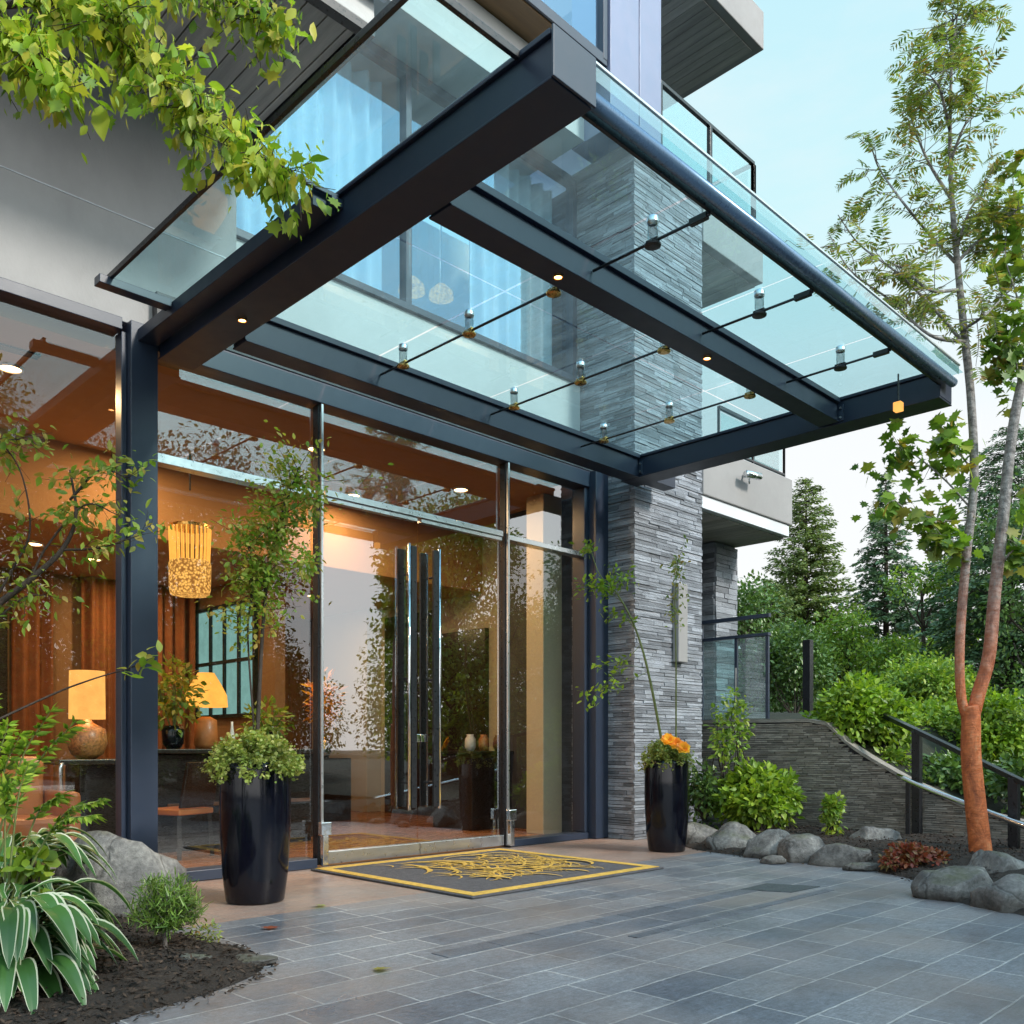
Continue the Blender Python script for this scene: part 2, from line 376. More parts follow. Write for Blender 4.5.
# leaf shapes: (along, across, up)
T = {}
T['ovate'] = (np.array([(0, 0, 0), (.22, .20, .05), (.5, .27, .06), (.8, .14, .02), (1, 0, -.06), (.8, -.14, .02), (.5, -.27, .06), (.22, -.20, .05), (.5, 0, 0)]),
              [(0, 8, 2, 1), (8, 4, 3, 2), (0, 7, 6, 8), (8, 6, 5, 4)])
T['round'] = (np.array([(0, 0, 0), (.3, .38, .05), (.75, .34, .05), (1, 0, 0), (.75, -.34, .05), (.3, -.38, .05)]), [(0, 3, 2, 1), (0, 5, 4, 3)])
T['lance'] = (np.array([(0, 0, 0), (.4, .13, .03), (1, 0, -.05), (.4, -.13, .03)]), [(0, 2, 1), (0, 3, 2)])
T['card'] = (np.array([(0, -.07, 0), (0, .07, 0), (1, .03, -.05), (1, -.03, -.05)]), [(0, 3, 2, 1)])
T['tuft'] = (np.array([(0, 0, 0), (.45, .22, .02), (1, .05, -.08), (.8, -.12, -.04), (.35, -.2, .03)]), [(0, 4, 3, 2, 1)])
_mp = [(0, 0), (.12, .16), (.02, .42), (.28, .34), (.34, .62), (.5, .36), (.62, .44), (.68, .18), (1, 0)]
_mv = [(a, b, .06 * abs(b) - .05 * a) for a, b in _mp] + [(a, -b, .06 * abs(b) - .05 * a) for a, b in _mp[1:-1]] + [(.35, 0, -.02)]
T['maple'] = (np.array(_mv), [(0, 16, 2, 1), (16, 4, 3, 2), (16, 6, 5, 4), (16, 8, 7, 6), (0, 9, 10, 16), (16, 10, 11, 12), (16, 12, 13, 14), (16, 14, 15, 8)])
def unit(a): return a / np.maximum(np.linalg.norm(a, axis=-1, keepdims=True), 1e-9)
class Leaves:
    def __init__(s): s.V = []; s.Fc = []; s.n = 0
    def add(s, P, D, N, size, kind='ovate'):
        tv, tf = T[kind]
        P = np.atleast_2d(P); n = len(P)
        if n == 0: return s
        D = unit(np.broadcast_to(D, (n, 3)).astype(float)); N = np.broadcast_to(N, (n, 3)).astype(float)
        W = unit(np.cross(N, D)); N = np.cross(D, W)
        size = np.broadcast_to(np.asarray(size, float), (n,))
        v = (tv[None, :, 0, None] * D[:, None] + tv[None, :, 1, None] * W[:, None] + tv[None, :, 2, None] * N[:, None]) * size[:, None, None] + P[:, None]
        base = s.n + np.arange(n) * len(tv)
        s.V.append(v.reshape(-1, 3)); s.n += n * len(tv)
        for f in tf: s.Fc.append(base[:, None] + np.array(f)[None])
        return s
    def blob(s, c, r, n, size, kind='ovate', shell=.5, droop=.3, flat=.8):
        d = unit(rng.normal(size=(n, 3))); rad = rng.uniform(shell, 1, n) ** .7
        P = np.array(c) + d * rad[:, None] * np.array(r)
        D = d + rng.normal(size=(n, 3)) * .6 + np.array([0, 0, -droop])
        N = np.array([0, 0, flat]) + d * .5 + rng.normal(size=(n, 3)) * .45
        return s.add(P, D, N, rng.uniform(.65, 1.25, n) * size, kind)
    def build(s, name, mat, parent=None, origin=None, smooth=False):
        me = bpy.data.meshes.new(name)
        V = np.concatenate(s.V) if s.V else np.zeros((0, 3))
        if origin is not None: V = V - np.array(origin)
        lt = np.concatenate([np.full(len(f), f.shape[1]) for f in s.Fc]); li = np.concatenate([f.reshape(-1) for f in s.Fc])
        me.vertices.add(len(V)); me.vertices.foreach_set('co', V.reshape(-1).astype(np.float32))
        me.loops.add(len(li)); me.loops.foreach_set('vertex_index', li.astype(np.int32))
        me.polygons.add(len(lt)); st = np.concatenate([[0], np.cumsum(lt)[:-1]])
        me.polygons.foreach_set('loop_start', st.astype(np.int32)); me.polygons.foreach_set('loop_total', lt.astype(np.int32))
        me.update(calc_edges=True); me.validate()
        me.materials.append(mat)
        o = bpy.data.objects.new(name, me)
        if origin is not None: o.location = Vector([float(x) for x in origin])
        return link(o, parent)
def tree_copy(o, label=None, loc=None, rotz=None, scale=None, parent=None, group=None):
    c = o.copy(); COL.objects.link(c)
    if parent is not None: c.parent = parent
    for ch in list(o.children): tree_copy(ch, parent=c)
    if label: c['label'] = label
    if group: c['group'] = group
    if loc is not None: c.location = loc
    if rotz is not None: c.rotation_euler = (0, 0, rotz)
    if scale is not None: c.scale = (scale,) * 3 if not hasattr(scale, '__len__') else scale
    return c
def label_part(o, text): o['label'] = text; return o

# ================================================================== SETTING
# ground to the horizon
tag(MB().poly([(-400, -400), (400, -400), (400, 400), (-400, 400)], -.03).build('ground', M['asphalt']), kind='structure')
pav = brickmat('slate_paving', (.120, .140, .172), (.20, .215, .24), (.40, .41, .42), .52, .26, .0065, .40, (.24, .20, .18))
warm = brickmat('glow_tinted_paving', (.30, .19, .15), (.37, .25, .20), (.30, .26, .23), .44, .15, .006, .42, (.25, .23, .22))  # pinkish brick colour holds the warm light spilling from lobby and downlights
tag(MB().poly([(-14, -14), (16, -14), (16, 5.35), (-14, 5.35)], -.004).build('paving', pav), kind='structure')
tag(MB().poly([(-14, 5.35), (9.9, 5.35), (9.9, 7.5), (-14, 7.5)], -.004).build('warm_lit_paving', warm), kind='structure')
mb = MB(); x = 3.2
for y0, y1, xa, xb in ((3.60, 3.74, 3.1, 6.3), (3.20, 3.27, 4.2, 6.7)):
    x = xa
    while x < xb:
        w = min(random.uniform(.3, .62), xb - x)
        if w > .05: mb.box(x + .004, y0, -.02, x + w - .004, y1, .0005)
        x += w
tag(mb.build('dark_paving_band', M['darkslab']), kind='structure')
# the planting beds: soil sheets with lumps
def bed(name, pts, z, rise, seed, step=.10):
    from mathutils.geometry import delaunay_2d_cdt
    r2 = np.random.default_rng(seed); q = [np.array(p, float) for p in pts]; n = len(q); ring = []
    for i in range(n):
        p0, p1, p2, p3 = q[i - 1], q[i], q[(i + 1) % n], q[(i + 2) % n]
        k = max(1, int(np.linalg.norm(p2 - p1) / .08))
        for j in range(k):
            t = j / k; ring.append(.5 * (2 * p1 + (p2 - p0) * t + (2 * p0 - 5 * p1 + 4 * p2 - p3) * t * t + (3 * p1 - p0 - 3 * p2 + p3) * t ** 3))
    P = np.array(ring); m = len(P); x0, y0 = P.min(0); x1, y1 = P.max(0)
    def inside(x, y):
        X = P[:, 0]; Yy = P[:, 1]; Xn = np.roll(X, -1); Yn = np.roll(Yy, -1); c = (Yy > y) != (Yn > y)
        return (np.sum(c & (x < (Xn - X) * (y - Yy) / np.where(c, Yn - Yy, 1) + X)) % 2) == 1
    inn = []
    for x in np.arange(x0, x1, step):
        for y in np.arange(y0, y1, step):
            a = x + r2.uniform(-.04, .04); b_ = y + r2.uniform(-.04, .04); e = np.min(np.hypot(P[:, 0] - a, P[:, 1] - b_))
            if e > .05 and inside(a, b_): inn.append((a, b_, e))
    allp = [Vector((float(p[0]), float(p[1]))) for p in ring] + [Vector((float(a), float(b_))) for a, b_, e in inn]
    r = delaunay_2d_cdt(allp, [(i, (i + 1) % m) for i in range(m)], [list(range(m))], 1, 1e-5)
    vs = []
    for v in r[0]:
        e = float(np.min(np.hypot(P[:, 0] - v.x, P[:, 1] - v.y))); vs.append((v.x, v.y, z + rise * min(1, e / .8) + (r2.uniform(0, .035) if e > .02 else -.006)))
    return tag(MB().add(vs, [tuple(f) for f in r[2]]).build(name, M['soil'], smooth=True), kind='structure')
left_bed = [(1.0, 3.42), (1.45, 3.71), (2.0, 3.88), (2.32, 4.11), (2.45, 4.5), (2.40, 4.89), (2.35, 5.6), (2.55, 6.3), (2.7, 7.1), (-3.5, 7.1), (-3.5, 2.4), (.2, 2.4)]
right_bed = [(9.7, 6.58), (8.75, 6.05), (8.3, 5.5), (8.15, 4.8), (8.1, 4.2), (8.05, 3.6), (7.75, 3.05), (7.3, 2.75), (6.95, 2.5), (6.65, 2.0), (6.5, .8), (10.8, 0), (10.8, 6.6)]
bed('planting_bed', left_bed, .005, .07, 1)
bed('planting_bed', right_bed, .005, .12, 2)
# rising ground beyond the retaining wall
vs = []; fs = []
xs = [10.75, 11.2, 12, 13.5, 16, 20, 26, 34, 46, 70, 120]; ys = [-30, -16, -8, -3, 0, 1.5, 2.6, 3.0, 3.4, 3.8, 4.1, 4.35, 4.6, 4.85, 5.1, 5.35, 5.8, 6.6, 9, 14, 22, 34, 60, 110]
for x in xs:
    for y in ys:
        front = np.clip((y - 2.6) / 2.6, 0, 1); front = front * front * (3 - 2 * front)
        near = float(np.interp(y, [2.2, 3.4, 4.1, 4.6, 4.85, 5.1, 5.35, 6.7], [.12, .38, .68, .95, 1.10, 1.34, 1.38, 1.42]))
        w_ = max(0, 1 - (x - 10.75) / 2.); base = near * w_ + (1.36 * front + .1) * (1 - w_)
        vs.append((x + .15 * math.sin(y), y, base + (x - 10.75) * .045 + .12 * math.sin(x * 1.3 + y * .7) * min(1, (x - 10.75))))
n = len(ys)
for i in range(len(xs) - 1):
    for j in range(n - 1): fs.append((i * n + j, (i + 1) * n + j, (i + 1) * n + j + 1, i * n + j + 1))
tag(MB().add(vs, fs).build('hillside', M['hill'], smooth=True), kind='structure')

# ================================================================== BUILDING
B = thing('hotel_building', (0, 0, 0), 'modern grey concrete and glass building with stone pier and warmly lit lobby', 'building')
# left concrete wall with a cast seam and the board soffit above it
mb = MB().box(-6, 7.2, 4.46, 3.80, 7.62, 5.286).box(-6, 7.2, 5.294, 3.80, 7.62, 6.3).box(-6, 7.205, 5.28, 3.795, 7.6, 5.30)
mb.build('concrete_wall', M['concrete'], B, bevel=.006)
bx('wall_seam', M['trim'], (-6, 7.197, 5.286, 3.80, 7.21, 5.294), B, 0)
mb = MB(); x = -6
while x < 3.80:
    mb.box(x + .006, 5.42, 6.28 + random.uniform(0, .003), min(x + .165, 3.80) - .006, 7.195, 6.31); x += .165
mb.build('soffit', M['soffit'], B)
bx('roof_slab', M['pale'], (-6, 5.34, 6.315, 3.90, 9.5, 6.75), B, .01)
mb = MB().box(-6, 5.335, 6.25, 3.9, 5.415, 6.314).box(3.81, 5.416, 6.25, 3.9, 7.2, 6.314)
mb.build('soffit_edge', M['black'], B)
MB().tube([(-6, 5.27, 6.55), (3.95, 5.27, 6.55)], .055, 12).build('gutter', M['steel'], B, smooth=True)
bx('upper_wall', M['concrete'], (-6, 9.0, 6.76, 3.7, 9.4, 9.5), B)
# second floor: spandrel, window, curtains
bx('spandrel', M['pale'], (3.82, 7.46, 4.62, 8.62, 8.0, 5.66), B)
bx('window_ledge', M['frame'], (3.82, 7.42, 5.665, 8.62, 7.72, 5.735), B)
wf = MB()
for x in (3.84, 5.90, 8.55): wf.box(x, 7.52, 5.74, x + .075, 7.64, 8.2)
wf.box(3.84, 7.522, 8.2, 8.62, 7.638, 8.3)
WIN = wf.build('window', M['frame'], B, bevel=.004)
for a, b in ((3.92, 5.895), (5.98, 8.545)):
    MB().add([(a, 7.58, 5.74), (b, 7.58, 5.74), (b, 7.58, 8.2), (a, 7.58, 8.2)], [(0, 1, 2, 3)]).build('pane', M['glassw'], WIN)
def curtain(mb, a, b, z0, z1, amp=.05, wave=.16):
    a = np.array(a); b = np.array(b); Ld = np.hypot(*(b - a)); n = max(4, int(Ld / wave * 8)); nr = np.array([-(b - a)[1], (b - a)[0]]) / Ld
    vs = []
    for k in range(n + 1):
        t = k / n; off = amp * (math.sin(t * Ld / wave * 2 * math.pi) + .4 * math.sin(t * Ld / wave * 3.7 + 1)); p = a + (b - a) * t + nr * off
        vs += [(p[0], p[1], z0), (p[0], p[1], z1)]
    mb.add(vs, [(2 * k, 2 * k + 2, 2 * k + 3, 2 * k + 1) for k in range(n)])
    return mb
for k, (a, b, lab) in enumerate(((4.0, 5.75, 'pale sheer curtain in the upper window left of the mullion'), (7.05, 8.5, 'pale sheer curtain in the upper window next to the stone pier'))):
    o = curtain(MB(), (a, 7.78), (b, 7.78), 5.72, 8.15, .05, .2).build('curtain', M['sheer'], smooth=True, origin=(0, 7.78, 5.72)); tag(o, lab, 'curtain', 'upper window curtains')
bx('upper_room', M['cream'], (3.82, 9.6, 5.6, 8.7, 9.7, 8.3), B, 0)
bx('upper_room_floor', M['tan'], (3.82, 8.0, 5.5, 8.7, 9.6, 5.6), B, 0)
for x, y, z, lab in ((6.75, 8.5, 6.55, 'added amber pendant standing in for lamp glints in the upper window'), (7.55, 8.9, 6.9, 'second added amber pendant for glints, deeper in the upper room')):
    t_ = thing('glint_pendant', (x, y, z), lab, 'lamp', 'added upper window glints')  # pendants added to imitate lamp reflections in the upper glass
    MB().tube([(x, y, z + .16), (x, y, 8.3)], .008, 6).build('cord', M['black'], t_)
    MB().lathe([(.16, 0), (.15, .08), (.06, .17)], (x, y, z), 20).build('lamp_shade', M['crystal'], t_, smooth=True)
# upper bay: wood soffit, window, cladding
bx('bay_soffit', M['woodsoffit'], (3.9, 6.66, 8.96, 8.12, 7.9, 9.03), B)
bx('upper_slab', M['pale'], (3.82, 7.0, 8.31, 8.16, 9.5, 8.95), B)
bf = MB()
for x in (3.9, 5.5, 6.75, 8.06): bf.box(x, 6.62, 9.04, x + .07, 6.72, 12)
bf.box(3.9, 6.625, 8.98, 8.13, 6.655, 9.1)
BW = bf.build('bay_window', M['frame'], B, bevel=.004)
for a, b in ((3.97, 5.5), (5.57, 6.75), (6.82, 8.06)):
    MB().add([(a, 6.68, 9.1), (b, 6.68, 9.1), (b, 6.68, 12), (a, 6.68, 12)], [(0, 1, 2, 3)]).build('pane', M['glassw'], BW)
bx('bay_room', M['sheer'], (3.9, 7.6, 9.04, 8.1, 7.7, 12), B, 0)
bx('upper_cladding', M['panel'], (8.16, 6.60, 8.3, 8.70, 7.2, 13), B, .008)
bx('upper_cladding', M['panel'], (8.715, 6.60, 8.3, 9.15, 7.2, 13), B, .008)
# the pier of stacked stone
def ledge(mb, p0, p1, nrm, z0, ztop, hmin, hmax, lmin, lmax, dep, jit):
    """courses of split stone slips on a vertical face from p0 to p1; ztop(s) is the top edge"""
    p0 = np.array(p0); p1 = np.array(p1); Ld = np.hypot(*(p1 - p0)); d = (p1 - p0) / Ld; nr = np.array(nrm); z = z0
    zt = max(ztop(s) for s in np.linspace(0, Ld, 40))
    while z < zt:
        h = random.uniform(hmin, hmax); s = -random.uniform(0, lmin)
        while s < Ld:
            l = random.uniform(lmin, lmax); a = max(0, s); b = min(Ld, s + l)
            if b - a > .02 and z + h * .6 < ztop((a + b) / 2):
                o = random.uniform(0, jit); pa = p0 + d * (a + .002); pb = p0 + d * (b - .002); q = nr * (dep + o); r = nr * -.02
                c = [pa + r, pb + r, pb + q, pa + q]
                if np.cross(np.append(d, 0), np.append(nr, 0))[2] < 0: c = c[::-1]
                hh = h - random.uniform(.003, .008)
                mb.add([(x[0], x[1], z) for x in c] + [(x[0], x[1], min(z + hh, z + h)) for x in c], MB.BF)
            s += l
        z += h
    return mb
mb = MB()
ledge(mb, (8.64, 6.65), (10.08, 6.65), (0, -1), 0, lambda s: 8.26, .022, .054, .14, .62, .02, .016)
ledge(mb, (8.67, 7.62), (8.67, 6.632), (-1, 0), 0, lambda s: 8.26, .022, .054, .14, .62, .02, .016)
ledge(mb, (10.05, 6.632), (10.05, 7.62), (1, 0), 0, lambda s: 8.26, .022, .054, .14, .62, .02, .016)
PIER = mb.build('stone_pier', M['stone'], B)
bx('pier_core', M['stone_core'], (8.68, 6.66, 0, 10.04, 9.0, 8.28), PIER, 0)
bx('pier_cap', M['fascia'], (8.52, 6.52, 8.265, 10.16, 7.7, 8.298), B)
bx('wall_light', M['fascia'], (9.42, 6.53, 2.18, 9.62, 6.625, 3.17), B, .01)
# balconies right of the pier
def balcony(x0, x1, y0, y1, zb, zt, trim, name):
    b = bx(name, M['fascia'], (x0, y0, zb + trim, x1, y1, zt), B, .012)
    if trim: bx('edge_trim', M['trim'], (x0, y0 + .03, zb, x1 - .05, y1, zb + trim - .004), b, .004)
    mb = MB(); x = x0 + .1
    while x < x1 - .15: mb.box(x + .004, y0 + .12, zb - .02, x + .136, y1 - .1, zb - .004); x += .14
    mb.build('soffit_boards', M['soffit'], b)
    return b
def guard(parent, pts, z0, h, post=.05, glass='glassg', top=.05, n=None):
    g = MB(); pb = MB()
    for a, b in zip(pts[:-1], pts[1:]):
        a = np.array(a); b = np.array(b); Ld = np.linalg.norm(b - a); k = max(1, int(round(Ld / 1.1))) if n is None else n
        pb.bar((*a, z0 + h), (*b, z0 + h), top, .045)
        pb.bar((*a, z0 + .08), (*b, z0 + .08), .035, .03)
        for i in range(k + 1):
            p = a + (b - a) * i / k; pb.bar((*p, z0), (*p, z0 + h - .02), post, post)
        for i in range(k):
            p = a + (b - a) * (i + .06) / k; q = a + (b - a) * (i + .94) / k
            g.add([(*p, z0 + .12), (*q, z0 + .12), (*q, z0 + h - .06), (*p, z0 + h - .06)], [(0, 1, 2, 3)])
    r = pb.build('guard_rail', M['black'], parent, bevel=.003)
    g.build('glass_panel', M[glass], r)
    return r
b2 = balcony(10.08, 12.45, 6.6, 9.6, 4.25, 5.1, .17, 'balcony')
guard(b2, [(10.6, 6.7), (12.38, 6.7), (12.38, 9.5)], 5.1, .62, .03, n=2)
b3 = balcony(10.08, 11.6, 6.6, 9.6, 7.72, 8.28, 0, 'balcony')
guard(b3, [(9.17, 6.64), (11.40, 6.64), (11.40, 9.5)], 8.29, 1.06, .055, n=2)
b4 = balcony(9.16, 11.62, 6.6, 9.9, 11.06, 11.6, 0, 'balcony')
bx('upper_recess', M['panel'], (9.2, 9.0, 8.3, 11.2, 9.2, 11.0), B)
bx('upper_recess', M['concrete'], (10.06, 9.0, 0, 11.3, 9.3, 4.24), B)
bx('upper_recess', M['teal_glow'], (10.06, 9.1, 5.1, 11.5, 9.3, 7.7), B)
mb = MB(); ledge(mb, (11.75, 7.5), (12.35, 7.5), (0, -1), 1.3, lambda s: 4.22, .05, .1, .2, .5, .02, .02); ledge(mb, (11.77, 9.4), (11.77, 7.5), (-1, 0), 1.3, lambda s: 4.22, .05, .1, .2, .5, .02, .02)
mb.box(11.78, 7.51, 1.2, 12.34, 9.4, 4.22).build('rear_pier', M['stone'], B)
# small camera on the balcony front
fl = MB().lathe([(.012, -.13), (.012, .0)], (11.05, 6.5, 4.86), 10).tube([(11.05, 6.59, 4.86), (11.05, 6.5, 4.86)], .02, 8).tube([(10.91, 6.47, 4.83), (11.21, 6.43, 4.85)], .05, 12)
tag(fl.build('security_camera', M['chrome'], smooth=True, origin=(11.05, 6.5, 4.8)), 'small silver camera mounted on the lower balcony front', 'camera')

# ------------------------------------------------------------------ glazed storefront
Y = 7.2
fr = MB()
fr.box(2.845, 7.08, 0, 3.06, 7.30, 4.44)               # big post
fr.box(2.80, 7.15, .09, 2.842, 7.27, 4.36)
fr.box(-6, 7.12, 0, 2.797, 7.34, .088).box(-6, 7.12, 4.36, 2.797, 7.34, 4.455)
fr.box(3.063, 7.12, 0, 4.56, 7.34, .088).box(7.05, 7.12, 0, 8.40, 7.34, .075)
fr.box(3.063, 7.11, 4.27, 8.40, 7.36, 4.46)
fr.box(8.40, 7.02, 0, 8.635, 7.40, 4.46)
fr.box(8.33, 7.14, .08, 8.397, 7.31, 4.265)
fr.box(-1.55, 7.13, .09, -1.45, 7.31, 4.355)
fr.build('storefront_frame', M['frame'], B, bevel=.005)
st = MB()
st.box(3.065, 7.15, 3.40, 4.555, 7.27, 3.475).box(7.055, 7.15, 3.42, 8.327, 7.27, 3.475).box(4.665, 7.15, 3.44, 6.965, 7.27, 3.50)
st.box(4.598, 7.115, .02, 4.622, 7.15, 4.265).box(7.008, 7.115, .02, 7.032, 7.15, 4.265)
st.build('steel_transom', M['steel'], B, bevel=.003)
for x in (4.585, 6.995): MB().box(x, 7.152, .02, x + .05, 7.24, 4.265).build('mullion', M['black'], B, bevel=.003)
def pane(x0, x1, z0, z1, parent=B, y=7.215, name='glass_pane'):
    return MB().add([(x0, y, z0), (x1, y, z0), (x1, y, z1), (x0, y, z1)], [(0, 1, 2, 3)]).build(name, M['glassf'], parent)
pane(-6, -1.55, .09, 4.36); pane(-1.45, 2.80, .09, 4.36)
pane(3.06, 4.585, .088, 3.40)
TRANSOM = [pane(3.06, 4.585, 3.475, 4.27)]
pane(7.045, 8.33, .075, 3.42); TRANSOM += [pane(4.635, 6.995, 3.5, 4.27), pane(7.045, 8.33, 3.475, 4.27)]
for o in TRANSOM: o.data.materials[0] = M['glassd']
for x0, x1, hx in ((4.645, 5.79, 5.66), (5.80, 6.985, 5.95)):
    d = MB().box(x0, 7.16, .02, x1, 7.25, .135).build('glass_door', M['steel'], B, bevel=.003)
    pane(x0, x1, .135, 3.435, d, 7.205, 'door_glass').data.materials[0] = M['glassd']
    e = -1 if hx < 5.8 else 1
    h = MB().box(hx - .035, 7.085, .50, hx + .035, 7.115, 3.12)
    for z in (.75, 1.8, 2.85): h.tube([(hx, 7.11, z), (hx, 7.2, z)], .014, 8)
    h = h.build('pull_handle', M['black'], d, bevel=.003)
    MB().tube([(hx + e * .052, 7.10, .48), (hx + e * .052, 7.10, 3.14)], .015, 12).build('steel_edge', M['chrome'], h, smooth=True)
    MB().box(hx - .05, 7.28, .50, hx + .05, 7.31, 3.12).build('inner_handle', M['black'], d, bevel=.004)
    MB().box(hx + (.06 if hx < 5.8 else -.14), 7.165, 1.16, hx + (.14 if hx < 5.8 else -.06), 7.2, 1.24).build('door_lock', M['chrome'], d, bevel=.004)
    MB().box(x0 + .02, 7.17, 3.40, x1 - .02, 7.235, 3.436).build('top_rail', M['steel'], d)
for x in (4.612, 7.022): MB().box(x - .055, 7.05, .30, x + .055, 7.11, .42).box(x - .03, 7.06, .02, x + .03, 7.108, .301).build('floor_hinge', M['chrome'], B, bevel=.006)
# ------------------------------------------------------------------ lobby shell
bx('lobby_floor', M['floorwood'], (-6, 7.345, -.05, 9.3, 14.4, .012), B, 0)
bx('lobby_ceiling', M['ceiling'], (-6, 7.41, 4.30, 9.3, 10.0, 4.44), B, 0)
bx('ceiling_bulkhead', M['ceiling'], (-6, 10.0, 3.45, 9.3, 14.4, 4.45), B, .01)
bx('lobby_back_wall', M['tan'], (-6, 13.0, .01, 6.2, 13.2, 3.45), B, 0)
bx('lobby_left_wall', M['tan'], (-6.2, 7.4, .01, -6, 13.0, 4.3), B, 0)
bx('lobby_hall_wall', M['brownwood'], (6.35, 14.3, .01, 9.3, 14.5, 3.45), B, 0)
bx('lobby_partition', M['tan'], (6.2, 10.7, .01, 6.35, 14.3, 3.45), B, 0)
bx('lobby_side_wall', M['beige'], (9.3, 7.42, .01, 9.45, 14.5, 4.3), B, 0)
bx('lobby_column', M['beige'], (8.25, 7.75, .012, 8.60, 8.05, 4.3), B, .01)
bx('lobby_column', M['beige'], (9.0, 12.55, .012, 9.299, 14.25, 3.45), B, .01)
bx('lobby_door', M['darkwood'], (9.22, 11.0, .012, 9.298, 12.35, 3.3), B, .01)
bx('lobby_door', M['darkwood'], (9.22, 9.85, .012, 9.298, 10.95, 2.9), B, .01)
bx('art_panel', M['gold'], (9.24, 8.75, 1.35, 9.298, 9.25, 3.35), B, .01)
bx('alcove', M['darkwood'], (9.2, 8.55, .012, 9.24, 9.30, 2.55), B, .01)
bx('wall_panel', M['darkwood'], (2.3, 12.9, .02, 3.6, 12.998, 2.9), B, .01)
iw = MB()
for y in (11.15, 11.58, 12.0, 12.42, 12.86): iw.box(6.14, y, 1.55, 6.198, y + .05, 3.12)
for z in (1.53, 2.3, 3.1): iw.box(6.135, 11.15, z, 6.197, 12.91, z + .05)
iw = iw.build('inner_window', M['black'], B)
bx('inner_pane', M['teal_glow'], (6.175, 11.2, 1.58, 6.196, 12.88, 3.1), iw, 0)
# lobby downlights
dls = [(2.35, 8.35), (3.9, 9.3), (5.3, 8.3), (7.4, 8.35), (6.6, 9.5)]
for x, y in dls:
    r = MB().lathe([(.085, 0), (.10, .0), (.10, .02), (.085, .02)], (x, y, 4.281), 20, False).build('downlight', M['trim'], B)
    MB().lathe([(.001, 0), (.084, 0)], (x, y, 4.29), 20, False).build('lens', M['downlight'], r)
for x, y in [(3.4, 11.2), (7.6, 12.0), (5.0, 12.0), (4.2, 11.6)]:
    r = MB().lathe([(.085, 0), (.10, .0), (.10, .02), (.085, .02)], (x, y, 3.431), 20, False).build('downlight', M['trim'], B)
    MB().lathe([(.001, 0), (.084, 0)], (x, y, 3.44), 20, False).build('lens', M['downlight'], r)
bx('ceiling_vent', M['black'], (2.05, 7.9, 4.285, 2.45, 8.0, 4.299), B, 0)

# ------------------------------------------------------------------ entrance canopy
C = thing('entrance_canopy', (6.4, 7.1, 4.5), 'large steel and glass entrance canopy with rods over the doors', 'canopy')
def beam_i(x0, y0, x1, y1, z0, z1, axis, fl=.014, ov=.0):
    m = MB()
    m.box(x0, y0, z0, x1, y1, z1)
    if axis == 'y': m.box(x0 - .022, y0 + .003, z1 + .001, x1 + .022, y1, z1 + .03).box(x0 - .012, y0 + .003, z0 - .016, x1 + .012, y1, z0 - .001)
    else: m.box(x0, y0 - .03, z1 + .001, x1, y1 + .03, z1 + .05).box(x0, y0 - .014, z0 - .016, x1, y1 + .014, z0 - .001)
    return m.build('beam', M['beam'], C, bevel=.004)
lb = beam_i(3.08, 2.83, 3.35, 7.10, 4.215, 4.40, 'y')
MB().box(3.062, 2.812, 4.20, 3.368, 2.826, 4.44).build('end_plate', M['frame'], lb, bevel=.003)
rb = beam_i(8.31, 2.99, 8.58, 6.56, 4.215, 4.42, 'y')
beam_i(3.39, 3.92, 8.27, 4.095, 4.225, 4.385, 'x')
beam_i(3.39, 6.29, 8.27, 6.475, 4.205, 4.40, 'x')
for (x, y, ax) in ((3.352, 6.38, 'x'), (3.352, 4.005, 'x'), (8.308, 4.005, 'x'), (8.308, 6.38, 'x')):
    sg = 1 if x < 5 else -1
    m = MB().box(min(x, x + sg * .012), y - .13, 4.225, max(x, x + sg * .012), y + .13, 4.378).build('joint_plate', M['frame'], C, bevel=.002)
    for dy in (-.105, .105):
        for z in (4.255, 4.345): MB().tube([(x + sg * .012, y + dy, z), (x + sg * .024, y + dy, z)], .012, 6).build('bolt', M['steel'], m)
bx('beam_stub', M['beam'], (8.62, 6.30, 4.215, 9.02, 6.47, 4.39), C)
bx('ledge_plate', M['beam'], (2.90, 4.58, 4.29, 3.05, 7.10, 4.385), C)
bx('header_panel', M['black'], (3.06, 7.105, 4.463, 8.64, 7.19, 4.75), C)
MB().tube([(3.375, 2.93, 4.35), (8.44, 2.93, 4.35)], .040, 16).build('front_tube', M['blue_tube'], C, smooth=True)
bx('gutter_plate', M['black'], (3.375, 2.985, 4.31, 8.30, 3.01, 4.42), C)
fg = MB().add([(3.375, 2.873, 4.40), (8.42, 2.873, 4.40), (8.42, 2.873, 4.475), (3.375, 2.873, 4.475)], [(0, 1, 2, 3)]).build('fascia_glass', M['glassg'], C)
bx('fascia_rail', M['steel'], (3.375, 2.865, 4.477, 8.43, 2.884, 4.493), fg, .003)
for i, (a, b) in enumerate(((3.375, 4.63), (4.65, 5.935), (5.95, 7.265), (7.28, 8.55))):
    for c, d in ((2.88, 4.74), (4.755, 7.09)):
        MB().poly([(a, c), (b, c), (b, d), (a, d)], 4.46).build('glass_panel', M['glassc'], C)
